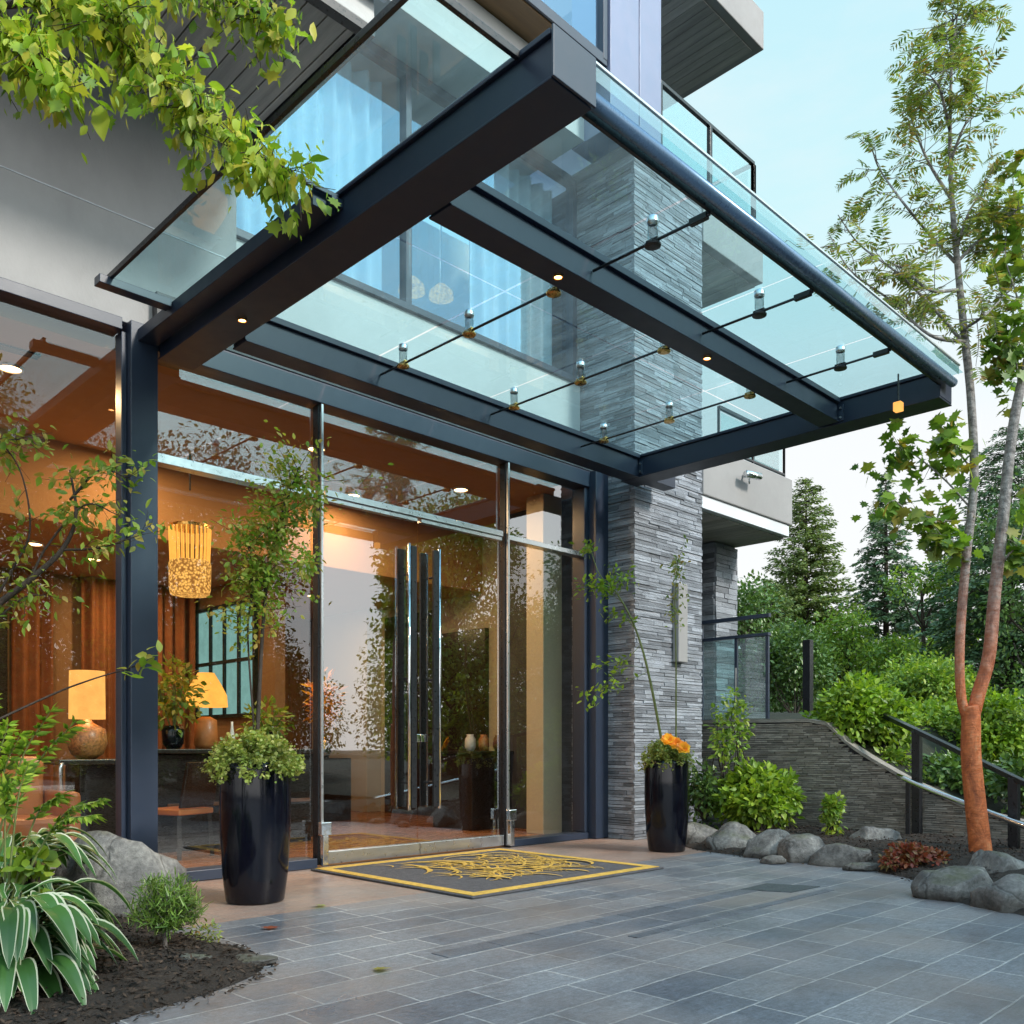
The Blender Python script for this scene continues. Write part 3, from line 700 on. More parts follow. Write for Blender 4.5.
# left wing of glass
wg = MB().poly([(2.47, 3.06), (3.05, 3.06), (3.05, 6.55), (2.47, 6.55)], 4.411).build('wing_glass', M['glassc'], C)
MB().bar((2.462, 3.04, 4.41), (2.462, 6.57, 4.41), .026, .04).bar((2.475, 3.04, 4.41), (3.06, 3.04, 4.41), .026, .04).build('wing_edge', M['black'], wg, bevel=.003)
br = MB().box(2.43, 4.545, 4.372, 3.06, 4.57, 4.40).box(3.0, 4.53, 4.32, 3.076, 4.575, 4.371)
br.build('bracket', M['frame'], C, bevel=.003); bx('wall_bracket', M['frame'], (2.38, 6.46, 4.34, 2.895, 6.56, 4.40), C)
# rods and clamps
rods = (4.65, 5.955, 7.27)
for x in rods:
    for ya, yb in ((3.0, 3.91), (4.10, 6.28)):
        MB().tube([(x, ya, 4.30), (x, yb, 4.30)], .010, 8).build('tie_rod', M['black'], C, smooth=True)
for x in rods:
    for y in (3.06, 3.42, 4.27, 5.15, 5.97):
        if y == 3.06: m = MB().box(x - .018, 3.015, 4.28, x + .018, 3.14, 4.32).build('rod_socket', M['black'], C, bevel=.003); continue
        m = MB().lathe([(.026, -.032), (.052, -.028), (.054, -.018), (.028, .0), (.011, .018)], (x, y, 4.30), 18)
        m.box(x - .014, y - .045, 4.284, x + .014, y + .045, 4.316)
        m = m.build('glass_clamp', M['brass'] if y > 4 else M['black'], C, smooth=False)
        MB().lathe([(.032, .0), (.034, .10), (.036, .105), (.036, .14), (.034, .155)], (x, y, 4.302), 16).build('spigot', M['clearlamp'], m, smooth=True)
        MB().lathe([(.037, .115), (.038, .12), (.038, .15), (.030, .157)], (x, y, 4.302), 16).build('spigot_cap', M['steel'], m, smooth=True)
cd = [(3.21, 6.0), (4.40, 4.0), (6.16, 4.0)]
for x, y in cd:
    r = MB().lathe([(.026, 0), (.035, 0), (.035, .012), (.026, .012)], (x, y, 4.186 if x < 4 else 4.196), 16, False).build('downlight', M['brass'], C)
    MB().lathe([(.001, 0), (.0255, 0)], (x, y, 4.19 if x < 4 else 4.20), 16, False).build('lens', M['canopylight'], r)
# hanging lantern at the canopy's right end
ln = thing('hanging_lantern', (8.16, 3.30, 4.1), 'tiny amber lantern hanging by chain from the canopy tip', 'lantern')
MB().tube([(8.16, 3.30, 4.455), (8.16, 3.30, 4.20)], .008, 6).build('chain', M['black'], ln)
MB().box(8.125, 3.265, 4.12, 8.195, 3.335, 4.20).build('lamp_glass', M['shade'], ln, bevel=.006)

# ================================================================== LOBBY FURNITURE
def dchair(label, loc, rz):
    t = thing('dining_chair', (0, 0, 0), label, 'chair', 'dark lobby chairs')
    bx('seat', M['orange'], (-.23, -.23, .43, .23, .23, .49), t, .015)
    MB().add([(-.22, .2, .5), (.22, .2, .5), (.22, .3, .95), (-.22, .3, .95), (-.22, .24, .5), (.22, .24, .5), (.22, .34, .95), (-.22, .34, .95)], MB.BF).build('backrest', M['darkwood'], t, bevel=.01)
    for sx in (-.2, .2):
        for sy in (-.2, .2): MB().bar((sx * 1.1, sy * 1.1, 0), (sx, sy, .43), .04, .04).build('leg', M['darkwood'], t)
    t.location = loc; t.rotation_euler = (0, 0, rz)
    return t
c0 = dchair('dark wood chair with orange seat beside the steel post', (4.0, 8.75, .012), R(200))
tree_copy(c0, 'dark wood chair half hidden behind the left tall planter', (4.75, 8.75, .012), R(170))
tree_copy(c0, 'dark wood chair at far end of the long dark counter', (5.75, 9.75, .012), R(95))
lt = thing('long_counter', (4.9, 9.6, .012), 'long dark wood counter behind the left planter', 'counter')
bx('tabletop', M['darkwood'], (3.85, 9.05, 1.04, 5.95, 9.95, 1.09), lt, .01)
bx('table_front', M['darkwood'], (3.95, 9.15, .06, 5.85, 9.85, 1.035), lt, .008)
bx('shelf', M['brownwood'], (4.05, 9.135, .48, 5.75, 9.149, .52), lt, .003)
bx('plinth', M['black'], (4.0, 9.2, .012, 5.8, 9.8, .058), lt, 0)
ac = thing('armchair', (2.55, 8.95, .012), 'orange leather armchair nearest the left window pane', 'armchair', 'orange armchairs')
bx('seat', M['orange'], (2.2, 8.6, .25, 2.9, 9.2, .48), ac, .05)
bx('backrest', M['orange'], (2.2, 9.22, .25, 2.9, 9.40, 1.02), ac, .06)
for x in (2.08, 2.905): bx('armrest', M['orange'], (x, 8.6, .2, x + .11, 9.36, .70), ac, .04)
for x in (2.15, 2.92):
    for y in (8.65, 9.3): MB().box(x, y, .012, x + .05, y + .05, .2).build('leg', M['darkwood'], ac)
tree_copy(ac, 'orange leather armchair deeper in the lobby below the orange curtains', (3.3, 11.3, .012), R(25))
sd = thing('side_table', (3.5, 9.4, .012), 'dark side table with curved steel leg under the table lamp', 'table')
bx('tabletop', M['darkwood'], (2.95, 9.0, .94, 3.72, 9.7, .99), sd, .008)
MB().tube(smooth_path([(2.98, 9.02, .96), (2.96, 9.0, .86), (3.0, 9.05, .4), (3.15, 9.2, .05)]), .022, 8).build('leg', M['steel'], sd, smooth=True)
bx('pedestal', M['darkwood'], (3.2, 9.2, .012, 3.6, 9.6, .94), sd, .01)
tl = thing('table_lamp', (3.35, 9.42, .99), 'table lamp with glowing drum shade left of the steel post', 'lamp')
MB().lathe([(.08, 0), (.15, .05), (.19, .16), (.17, .30), (.06, .36), (.03, .40)], (3.35, 9.42, .99), 24).build('base', M['speck'], tl, smooth=True)
MB().lathe([(.17, .40), (.165, .88)], (3.35, 9.42, .99), 28, False).build('lamp_shade', M['shade'], tl, smooth=True)
# chandelier
cx, cy, cz = at(190, 562, 9.8)
ch = thing('chandelier', (cx, cy, cz), 'round glowing crystal chandelier with strings above long counter', 'chandelier')
MB().tube([(cx, cy, 3.9), (cx, cy, 4.29 if cy < 10 else 3.46)], .01, 6).build('cord', M['black'], ch)
MB().lathe([(.20, -.36), (.215, -.3), (.22, -.02), (.21, .0)], (cx, cy, cz), 28).build('crystal_drum', M['crystal'], ch, smooth=True)
mb = MB()
for k in range(26):
    a = 2 * math.pi * k / 26; mb.tube([(cx + .20 * math.cos(a), cy + .20 * math.sin(a), cz), (cx + .215 * math.cos(a), cy + .215 * math.sin(a), cz + .36)], .009, 5)
mb.build('crystal_strand', M['straw'], ch)
MB().lathe([(.22, .36), (.22, .39), (.02, .40)], (cx, cy, cz), 24).build('canopy_ring', M['brass'], ch)
px, py, pz = at(206, 688, 10.1)
pl = thing('bell_lamp', (px, py, 1.09), 'lamp with woven straw bell shade on the long counter', 'lamp')
MB().lathe([(.10, 0), (.13, .05), (.12, .32), (.05, .36)], (px, py, 1.09), 20).build('base', M['orange'], pl, smooth=True)
MB().lathe([(.235, .42), (.225, .55), (.16, .68), (.10, .78), (.09, .80)], (px, py, 1.14), 28, False).build('lamp_shade', M['straw'], pl, smooth=True)
px, py, pz = at(324, 700, 13.5)
cs = thing('console', (px, py, .012), 'dark console left of the doors holding the dried bouquet', 'console')
bx('body', M['darkwood'], (px - .35, py - .2, .012, px + .35, py + .2, .95), cs, .01)
bq = thing('dried_bouquet', (px, py, .95), 'golden dried flower bouquet on the dark console', 'flowers')
MB().lathe([(.07, 0), (.11, .1), (.09, .25), (.05, .32)], (px, py, .95), 18).build('vase', M['brass'], bq, smooth=True)
Leaves().blob((px, py, 1.75), (.24, .24, .5), 260, .16, 'lance', .1).build('flowers', L['flower'], bq)
dk = thing('reception_desk', (8.2, 9.3, .012), 'dark reception desk behind the right side light', 'desk')
bx('body', M['darkwood'], (7.95, 8.75, .012, 9.1, 9.55, 1.02), dk, .01)
bx('desk_top', M['black'], (7.9, 8.7, 1.025, 9.12, 9.6, 1.06), dk, .006)
for k, (x, lab, mt) in enumerate(((8.1, 'small white pot on reception desk beside the door mullion', 'white'), (8.35, 'small patterned jar on reception desk between two others', 'speck'), (8.62, 'small dark jar on reception desk nearest the beige column', 'brownwood'))):
    tag(MB().lathe([(.05, 0), (.075, .06), (.07, .16), (.045, .2), (.05, .22)], (x, 8.95, 1.061), 18).build('jar', M[mt], smooth=True, origin=(x, 8.95, 1.061)), lab, 'jar', 'jars on the reception desk')
# lobby curtains on the back wall and beside the partition
for a, b, lab in (((4.5, 12.85), (5.05, 12.85), 'red orange curtain on the back wall behind the drum table lamp'), ((5.45, 12.85), (6.1, 12.85), 'red orange curtain right of the steel post beside the inner window'),
                  ((3.62, 12.8), (4.1, 12.8), 'dark orange curtain at left edge of the back wall')):
    tag(curtain(MB(), a, b, .02, 3.44, .05, .17).build('curtain', M['redcloth'], smooth=True, origin=(a[0], a[1], 0.02)), lab, 'curtain', 'lobby curtains')
bt = at(232, 742, 9.9)
tag(MB().lathe([(.045, 0), (.045, .04), (.035, .1), (.014, .24), (.012, .30)], (bt[0], bt[1], 1.09), 16).build('bottle', M['white'], smooth=True, origin=(bt[0], bt[1], 1.09)), 'slim white bottle on the long dark counter', 'bottle')
# plants standing in the lobby
def bouquet(label, c, r, n, mat, size, kind='ovate', h=.25):
    t = thing('flower_arrangement', c, label, 'plant')
    MB().lathe([(.07, 0), (.11, .06), (.12, .2), (.09, h)], c, 18).build('vase', M['pot'], t, smooth=True)
    mb = MB()
    for k in range(9):
        a = random.uniform(0, 6.28); mb.tube([(c[0], c[1], c[2] + h * .5), (c[0] + math.cos(a) * r[0] * .6, c[1] + math.sin(a) * r[1] * .6, c[2] + h + r[2])], .006, 5)
    mb.build('stem', M['greenstem'], t)
    Leaves().blob((c[0], c[1], c[2] + h + r[2] * .8), r, n, size, kind, .1).build('leaves', mat, t)
bouquet('leafy flower arrangement on the long counter beside the steel post', (4.25, 9.45, 1.09), (.3, .3, .42), 420, L['autumn'], .09)
bouquet('low green arrangement on long counter right of the bell lamp', (5.45, 9.6, 1.09), (.3, .3, .25), 260, L['mid'], .09, h=.12)

# ================================================================== POTS, MAT, RAILS
def planter(label, c, h, r):
    t = thing('tall_planter', c, label, 'planter', 'tall black glazed planters')
    MB().lathe([(r * .80, 0), (r * .83, .012), (r * .93, h * .2), (r, h * .5), (r * 1.01, h * .72), (r * .985, h * .96), (r * .96, h * .995), (r * .90, h), (r * .88, h - .03), (r * .86, h - .09)], c, 56).build('pot', M['pot'], t, smooth=True)
    MB().lathe([(.001, h - .08), (r * .87, h - .08)], c, 32, False).build('soil', M['soil'], t)
    return t
p1 = (3.27, 5.92, 0); p2 = (8.0, 5.70, 0)
planter('taller black glazed planter standing left of the glass doors', p1, 1.0, .247)
planter('shorter black glazed planter in front of the stone pier', p2, .97, .235)
# doormat
DM = thing('doormat', (5.3, 6.0, 0), 'black doormat with gold border and gold swirls before the doors', 'doormat')
mx0, my0, mx1, my1 = 4.42, 4.86, 6.78, 7.02
bx('mat_base', M['matblack'], (mx0, my0, .0, mx1, my1, .016), DM, .005)
b = MB(); w = .13
for (a, c, d, e) in ((mx0 + .03, my0 + .03, mx1 - .03, my0 + w), (mx0 + .03, my1 - w, mx1 - .03, my1 - .03), (mx0 + .03, my0 + w + .001, mx0 + w, my1 - w - .001), (mx1 - w, my0 + w + .001, mx1 - .03, my1 - w - .001)): b.box(a, c, .017, d, e, .021)
b.build('border', M['matgold'], DM)
mo = MB(); rs = random.Random(5)
for k in range(170):
    x = rs.gauss(5.65, .45) if k % 3 else rs.uniform(4.8, 6.2); y = rs.gauss(5.9, .36) if k % 3 else rs.uniform(5.2, 6.8)
    if not (mx0 + .3 < x < mx1 - .3 and my0 + .3 < y < my1 - .3): continue
    a = rs.gauss(.15, .4); cur = rs.choice((-1, 1)) * rs.uniform(1.2, 3.6); n = 22; ln_ = rs.uniform(.35, 1.0); wmax = rs.uniform(.006, .012) if k % 3 else rs.uniform(.014, .026); pts = []; q = np.array([x, y]); 
    L0 = []
    for i in range(n + 1):
        t = i / n; wd = wmax * math.sin(math.pi * min(.98, max(.04, t))); nrm = np.array([-math.sin(a), math.cos(a)])
        L0.append((q + nrm * wd, q - nrm * wd)); q = q + np.array([math.cos(a), math.sin(a)]) * ln_ / n; a += cur / n
    if all(mx0 + .16 < p[0] < mx1 - .16 and my0 + .16 < p[1] < my1 - .16 for pr in L0 for p in pr):
        z = .0172 + k * .00008
        mo.add([(p[0], p[1], z) for pr in L0 for p in pr], [(2 * i, 2 * i + 1, 2 * i + 3, 2 * i + 2) for i in range(n)])
mo.build('swirl_motif', M['matgold'], DM)
dc = thing('drain_cover', (6.5, 3.55, 0), 'dark square drain cover set in the paving', 'drain cover')
mb = MB().prism([(6.20, 3.72), (6.36, 3.38), (6.78, 3.36), (6.62, 3.74)], -.01, .003); mb.build('cover_plate', M['drain'], dc)
# retaining wall of dark split stone
W = thing('retaining_wall', (10.5, 5, 0), 'dark split stone retaining wall with a sloping top right of the pier', 'wall')
def wtop(s):
    y = 7.4 - s
    k = [(7.5, 1.47), (5.35, 1.45), (5.1, 1.40), (4.85, 1.16), (4.6, 1.0), (4.1, .72), (3.4, .42), (2.2, .16)]
    for (a, za), (b_, zb) in zip(k[:-1], k[1:]):
        if b_ <= y <= a: return za + (zb - za) * (a - y) / (a - b_)
    return .16
mb = MB(); ledge(mb, (10.52, 7.4), (10.52, 2.25), (-1, 0), .02, lambda s: wtop(s) - .03, .016, .030, .05, .22, .02, .016)
mb.build('stone_face', M['drystone'], W)
ys = np.linspace(7.4, 2.25, 46); vs = []; fs = []
for y in ys:
    z = wtop(7.4 - y); vs += [(10.53, y, 0), (10.53, y, z - .03), (10.80, y, z - .03), (10.80, y, 0)]
for i in range(45):
    for k in range(4): fs.append((4 * i + k, 4 * i + 4 + k, 4 * i + 4 + (k + 1) % 4, 4 * i + (k + 1) % 4))
MB().add(vs, fs).build('wall_core', M['stone_core'], W)
cp = MB()
vs = []; fs = []
for y in ys:
    z = wtop(7.4 - y); vs += [(10.475, y, z - .028), (10.475, y, z + .012), (10.66, y, z + .012), (10.66, y, z - .028)]
for i in range(45):
    for k in range(4): fs.append((4 * i + k, 4 * i + 4 + k, 4 * i + 4 + (k + 1) % 4, 4 * i + (k + 1) % 4))
cp.add(vs, fs).build('coping', M['drystone'], W)
TG = thing('terrace_guard', (10.6, 6.2, 1.48), 'glass terrace guard with dark rails on top of stone wall', 'railing')
g = MB(); ya, yb, yc = 6.98, 6.42, 5.98
for y in (ya, yb + .02, yc): g.box(10.60, y - .02, 1.48, 10.64, y + .02, 2.56)
g.box(10.58, yc - .03, 2.56, 10.66, ya + .03, 2.60).box(10.6, yc - .03, 2.80, 10.66, ya + .03, 2.85).box(10.6, ya - .02, 2.6, 10.64, ya + .01, 2.80)
g.build('rail_frame', M['frame'], TG, bevel=.003)
for a, b_ in ((yc + .025, yb - .005), (yb + .045, ya - .025)): MB().add([(10.62, a, 1.49), (10.62, b_, 1.49), (10.62, b_, 2.555), (10.62, a, 2.555)], [(0, 1, 2, 3)]).build('glass_panel', M['glassg'], TG)
HR = thing('handrail', (10.3, 3.9, 0), 'black metal stair handrail sloping down behind the orange tree trunk', 'handrail')
rp = [at(856, 702, 11.9), at(917, 731, 10.15), at(1014, 778, 8.75), at(1075, 806, 8.1)]
h = MB()
for a, b_ in zip(rp[:-1], rp[1:]): h.bar(a, b_, .07, .05)
h.build('top_rail', M['black'], HR, bevel=.005)
for p in (rp[1], rp[2]):
    MB().box(p[0] - .045, p[1] - .045, .0, p[0] + .045, p[1] + .045, p[2]).build('post', M['black'], HR, bevel=.004)
HS = thing('grab_rail', (10.1, 3.8, 0), 'low polished steel grab rail below the black handrail', 'handrail')
sp = [at(898, 776, 10.05), at(930, 790, 9.55), at(1030, 828, 8.3), at(1080, 846, 7.8)]
MB().tube(smooth_path(sp, 4), .03, 12).build('tube_rail', M['chrome'], HS, smooth=True)
q = at(908, 781, 9.9); MB().box(q[0] - .02, q[1] - .02, 0, q[0] + .02, q[1] + .02, q[2] - .02).build('post', M['black'], HS)
q = at(1046, 834, 8.12); MB().box(q[0] - .02, q[1] - .02, 0, q[0] + .02, q[1] + .02, q[2] - .02).build('post', M['black'], HS)
MP = at(1034, 810, 8.6)
tag(MB().box(MP[0] - .1, MP[1] - .02, 0, MP[0] + .1, MP[1] + .02, .92).build('metal_panel', M['frame'], bevel=.004, origin=(MP[0], MP[1], 0)), 'grey blue metal panel at the foot of the black handrail', 'panel')

# bark chips lying on the soil
mul = leafmat('bark_chip', [(.012, .009, .007), (.035, .022, .014), (.07, .045, .03)], 0., .9)
for nm, x0, x1, y0, y1, n_ in (('bark_mulch', 1.0, 2.42, 3.5, 6.2, 9000), ('bark_mulch', 7.2, 10.3, 2.3, 6.2, 9000)):
    src = [o for o in COL.objects if o.name.startswith('planting_bed')][0 if x0 < 5 else 1].data; pts = np.array([tuple(v.co) for v in src.vertices]); pts = pts[(pts[:, 0] > x0) & (pts[:, 0] < x1) & (pts[:, 1] > y0) & (pts[:, 1] < y1)]
    k = rng.integers(0, len(pts), n_); P = pts[k] + rng.normal(size=(n_, 3)) * np.array([.045, .045, 0]); d_ = np.min(np.hypot(pts[k][:, 0][:, None] - P[:, 0][:, None], 0), axis=1)
    P[:, 2] += .008; keep = np.ones(n_, bool)
    if x0 < 5: keep = P[:, 0] < 2.38 - .25 * np.clip(4.1 - P[:, 1], 0, 1) * 2
    P = P[keep]; tag(Leaves().add(P, rng.normal(size=(len(P), 3)) * [1, 1, .25], np.array([0, 0, 1.]) + rng.normal(size=(len(P), 3)) * .5, rng.uniform(.012, .04, len(P)), 'tuft').build(nm, mul), kind='stuff')
# boulders
def boulder(label, c, r, seed, rot=0., group='edging boulders', mat='boulder'):
    import bmesh
    bm = bmesh.new(); bmesh.ops.create_icosphere(bm, subdivisions=4, radius=1)
    rr = np.random.default_rng(seed); from mathutils import noise as mn; dirs = unit(rr.normal(size=(20, 3))); cut = rr.uniform(.66, .92, 20); ph = rr.uniform(0, 6, 6)
    for v in bm.verts:
        p = np.array(v.co); 
        for d, k in zip(dirs, cut):
            e = p.dot(d) - k
            if e > 0: p = p - d * e * .9
        p = p * (1 + .09 * mn.fractal(Vector(p * 2.3 + ph[:3]), 1., 2., 5) + .035 * math.sin(5 * p[0] + ph[0]) * math.sin(4 * p[1] + ph[1]) + .02 * math.sin(11 * p[2] + ph[2]) + rr.uniform(-.006, .006))
        v.co = (p[0] * r[0], p[1] * r[1], max(-.35, p[2]) * r[2])
    bmesh.ops.rotate(bm, verts=bm.verts, matrix=Matrix.Rotation(rot, 3, 'Z'))
    me = bpy.data.meshes.new('boulder'); bm.to_mesh(me); bm.free(); me.materials.append(M[mat])
    me.polygons.foreach_set('use_smooth', [True] * len(me.polygons))
    o = bpy.data.objects.new('boulder', me); o.location = Vector([float(x) for x in c]); COL.objects.link(o)
    return tag(o, label, 'boulder', group)
def gp(px, py, z=0):
    D = F * (EYE - z) / (py - 748); p = at(px, py, D); return p
for k, (px, py, rx, ry, rz, lab) in enumerate((
    (700, 845, .30, .24, .24, 'rounded grey boulder closest to the shorter planter'), (738, 852, .34, .28, .27, 'wide grey boulder under the leafy shrub, second from the planter'),
    (776, 858, .32, .26, .27, 'wide grey boulder in the edging, third from the planter'), (808, 862, .28, .24, .26, 'grey boulder at mid edging below the narrow upright shrub'), (846, 866, .32, .24, .24, 'flat sided grey boulder near the red groundcover'),
    (884, 853, .36, .28, .26, 'mossy boulder set back at the foot of black rail post'), (775, 864, .13, .10, .06, 'small stone tucked in front of the edging boulders'),
    (866, 871, .2, .12, .06, 'small flat stone beside the red groundcover'),
    (968, 900, .33, .28, .23, 'big dark boulder at the foot of the orange trunk'), (1020, 911, .30, .26, .22, 'dark boulder at the right edge behind the paving'),
    (1014, 886, .34, .27, .27, 'boulder behind the orange trunk base'), (98, 920, .46, .40, .62, 'large smooth grey boulder beside the steel post base'),
    (190, 972, .12, .09, .07, 'small brown stone under the dwarf conifer'), (248, 967, .13, .10, .03, 'flat slate stone at the tip of the left bed'), (30, 885, .2, .2, .2, 'half hidden grey boulder among the hosta leaves'))):
    p = gp(px, py); dd = np.array([.70, .71, 0])
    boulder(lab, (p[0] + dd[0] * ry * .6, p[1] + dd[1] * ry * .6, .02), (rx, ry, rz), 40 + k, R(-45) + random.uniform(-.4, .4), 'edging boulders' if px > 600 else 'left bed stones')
# a few fallen leaves
for px, py, lab, mt in ((315, 906, 'yellow fallen leaf on paving nearest the left planter', 'lime'), (270, 930, 'red fallen leaf on grey paving by the left bed', 'red'), (373, 971, 'ochre fallen leaf lying nearest to the viewer', 'autumn')):
    p = gp(px, py); a = random.uniform(0, 6)
    tag(Leaves().add(np.array([[p[0], p[1], .008]]), [math.cos(a), math.sin(a), .05], [.1, .1, 1], .10, 'maple').build('fallen_leaf', L[mt], origin=(p[0], p[1], 0)), lab, 'leaf', 'fallen leaves')

# ================================================================== PLANTS
def twig(mb, a, b, r0, r1, sag=.0, n=5):
    a = np.array(a); b = np.array(b); m = (a + b) / 2 + rng.normal(size=3) * np.linalg.norm(b - a) * .08 + np.array([0, 0, sag])
    pts = smooth_path([a, m, b], n); mb.tube(pts, list(np.linspace(r0, r1, len(pts))), 5)
    return pts
def leafy_twig(lv, pts, n, size, kind, spread=.04, droop=.3, start=.25):
    P = np.array(pts); k = rng.integers(int(len(P) * start), len(P), n); t = P[np.minimum(k + 1, len(P) - 1)] - P[np.maximum(k - 1, 0)]
    d = unit(t) * .5 + rng.normal(size=(n, 3)) * .7 + np.array([0, 0, -droop])
    lv.add(P[k] + rng.normal(size=(n, 3)) * spread, d, np.array([0, 0, 1.]) + rng.normal(size=(n, 3)) * .5, rng.uniform(.6, 1.2, n) * size, kind)
def pinnate(lv, mb, base, d, ln, nleaf, size, kind='lance', droop=.35, r=.003):
    """one compound leaf: leaflets in two rows on a bending stalk"""
    d = unit(np.array(d, float)); pts = []; q = np.array(base, float)
    for i in range(7):
        pts.append(q.copy()); q = q + d * ln / 6; d = unit(d + np.array([0, 0, -droop / 6]))
    mb.tube(pts, [r] * 4 + [r * .7] * 3, 4)
    P = np.array(pts); tt = np.linspace(.12, 1, nleaf); ix = tt * 6; i0 = np.minimum(ix.astype(int), 5); fr_ = (ix - i0)[:, None]
    Q = P[i0] * (1 - fr_) + P[i0 + 1] * fr_; tg = unit(P[i0 + 1] - P[i0]); sd = unit(np.cross(tg, [0, 0, 1.]))
    up = np.cross(sd, tg); sz = size * np.sin(np.pi * np.clip(tt * .85 + .12, 0, 1)) ** .6
    for sgn in (1, -1):
        lv.add(Q, sd * sgn + tg * .45 + rng.normal(size=Q.shape) * .12 + np.array([0, 0, -.15]), up + rng.normal(size=Q.shape) * .2, sz, kind)
def shrub(name, label, base, c, r, n, size, kind, mat, cat='shrub', group=None, stems=10, shell=.35, bark='darkbark', clumps=14, droop=.25):
    t = thing(name, base, label, cat, group); mb = MB(); lv = Leaves(); c = np.array(c); r = np.array(r)
    for k in range(clumps):
        d = unit(rng.normal(size=3)); d[2] = abs(d[2]) * 1. - .25; q = c + d * r * rng.uniform(.45, .85)
        if k < stems: leafy_twig(lv, twig(mb, base, q, .014, .004), 6, size, kind)
        lv.blob(q, r * rng.uniform(.28, .45), n // clumps, size, kind, shell, droop)
    lv.blob(c, r * .9, n // 4, size, kind, .3, droop)
    mb.build('stem', M[bark], t); lv.build('foliage', mat, t)
    return t

# --- hanging branch, top left (the trunk stands outside the picture)
OT = thing('overhanging_tree', (-.35, 4.6, 0), 'tree whose lime green maple branches hang into the upper left', 'tree')
mb = MB(); lv = Leaves()
tr = smooth_path([(-.35, 4.6, 0), (-.3, 4.55, 1.6), (-.2, 4.5, 3.2), (-.05, 4.35, 4.5), (.1, 4.3, 6.2)]); mb.tube(tr, list(np.linspace(.14, .05, len(tr))), 10)
limbs = [[(-.05, 4.35, 4.5), at(-60, -10, 4.4), at(60, 5, 4.4), at(140, 55, 4.4), at(195, 105, 4.4), at(250, 150, 4.4), at(292, 172, 4.4)],
         [(-.1, 4.4, 4.0), at(-40, 20, 4.1), at(30, 45, 4.1), at(60, 85, 4.1)],
         [(0, 4.3, 5.0), at(60, -70, 4.6), at(160, -30, 4.6), at(240, 5, 4.6), at(295, 25, 4.6)],
         [(0, 4.3, 4.8), at(20, -40, 4.3), at(90, 0, 4.3), at(130, 30, 4.3)]]
tw = []
for lm in limbs:
    p = smooth_path(lm, 8); mb.tube(p, list(np.linspace(.022, .004, len(p))), 6); tw.append(p)
for p, nl in zip(tw, (820, 480, 420, 420)):
    P = np.array(p); 
    for k in range(nl // 6):
        i = rng.integers(len(P) // 3, len(P)); e = P[i] + rng.normal(size=3) * np.array([.12, .12, .09]) + np.array([0, 0, -.04])
        tpts = twig(mb, P[i], e, .003, .0015, n=3)
        leafy_twig(lv, tpts, 1, .08, 'maple', .04, 1.3, .3); leafy_twig(lv, tpts, 4, .085, 'ovate', .04, 1.3, .3); leafy_twig(lv, tpts, 7, .055, 'lance', .04, 1.4, .3)
hp = at(100, 105, 4.3); tp = twig(mb, at(92, 40, 4.3), hp, .002, .001)
lv.add(np.array([hp, hp + .01]), [[.06, -.06, -1], [-.12, .12, -1]], [[-.7, -.7, .1], [-.6, -.8, .1]], [.17, .13], 'ovate')
mb.build('trunk', M['darkbark'], OT, smooth=True); lv.build('crown', L['lime'], OT)

# --- thin branching tree at the left edge in front of the window
LT = thing('slender_tree', (.95, 5.6, .05), 'slender dark branched tree crossing the left window pane', 'tree')
mb = MB(); lv = Leaves(); D = 5.4
b0 = np.array([.95, 5.6, .05])
main = smooth_path([b0, at(-60, 720, D), at(-20, 625, D), at(30, 580, D), at(62, 550, D), at(76, 515, D), at(70, 470, D)], 7); mb.tube(main, list(np.linspace(.03, .006, len(main))), 7)
subs = [[at(-20, 625, D), at(12, 570, D), at(30, 530, D), at(20, 470, D), at(-10, 430, D)], [at(62, 550, D), at(100, 548, D), at(140, 535, D)], [at(70, 500, D), at(100, 470, D), at(128, 478, D)], [at(30, 580, D), at(48, 545, D), at(85, 505, D), at(118, 515, D)], [at(-30, 645, D), at(20, 600, D), at(45, 595, D)], [at(-50, 500, D), at(0, 445, D), at(30, 440, D)]]
for sbr in subs:
    p = smooth_path(sbr, 6); mb.tube(p, list(np.linspace(.009, .003, len(p))), 5)
    for k in range(15):
        i = rng.integers(len(p) // 4, len(p)); e = p[i] + rng.normal(size=3) * .10
        q = twig(mb, p[i], e, .002, .001, n=3); leafy_twig(lv, q, 7, .062, 'ovate', .03, .4, .2)
for k in range(10): leafy_twig(lv, main[-12:], 6, .06, 'ovate', .06)
# a low sprig that crosses the steel post
sg = smooth_path([b0 + np.array([0, 0, .9]), at(40, 700, 5.2), at(90, 680, 5.2), at(130, 668, 5.2), at(152, 660, 5.2)], 6); mb.tube(sg, list(np.linspace(.008, .002, len(sg))), 5)
leafy_twig(lv, sg, 22, .085, 'ovate', .03, .3, .65)
mb.build('trunk', M['darkbark'], LT, smooth=True); lv.build('crown', L['slim'], LT)

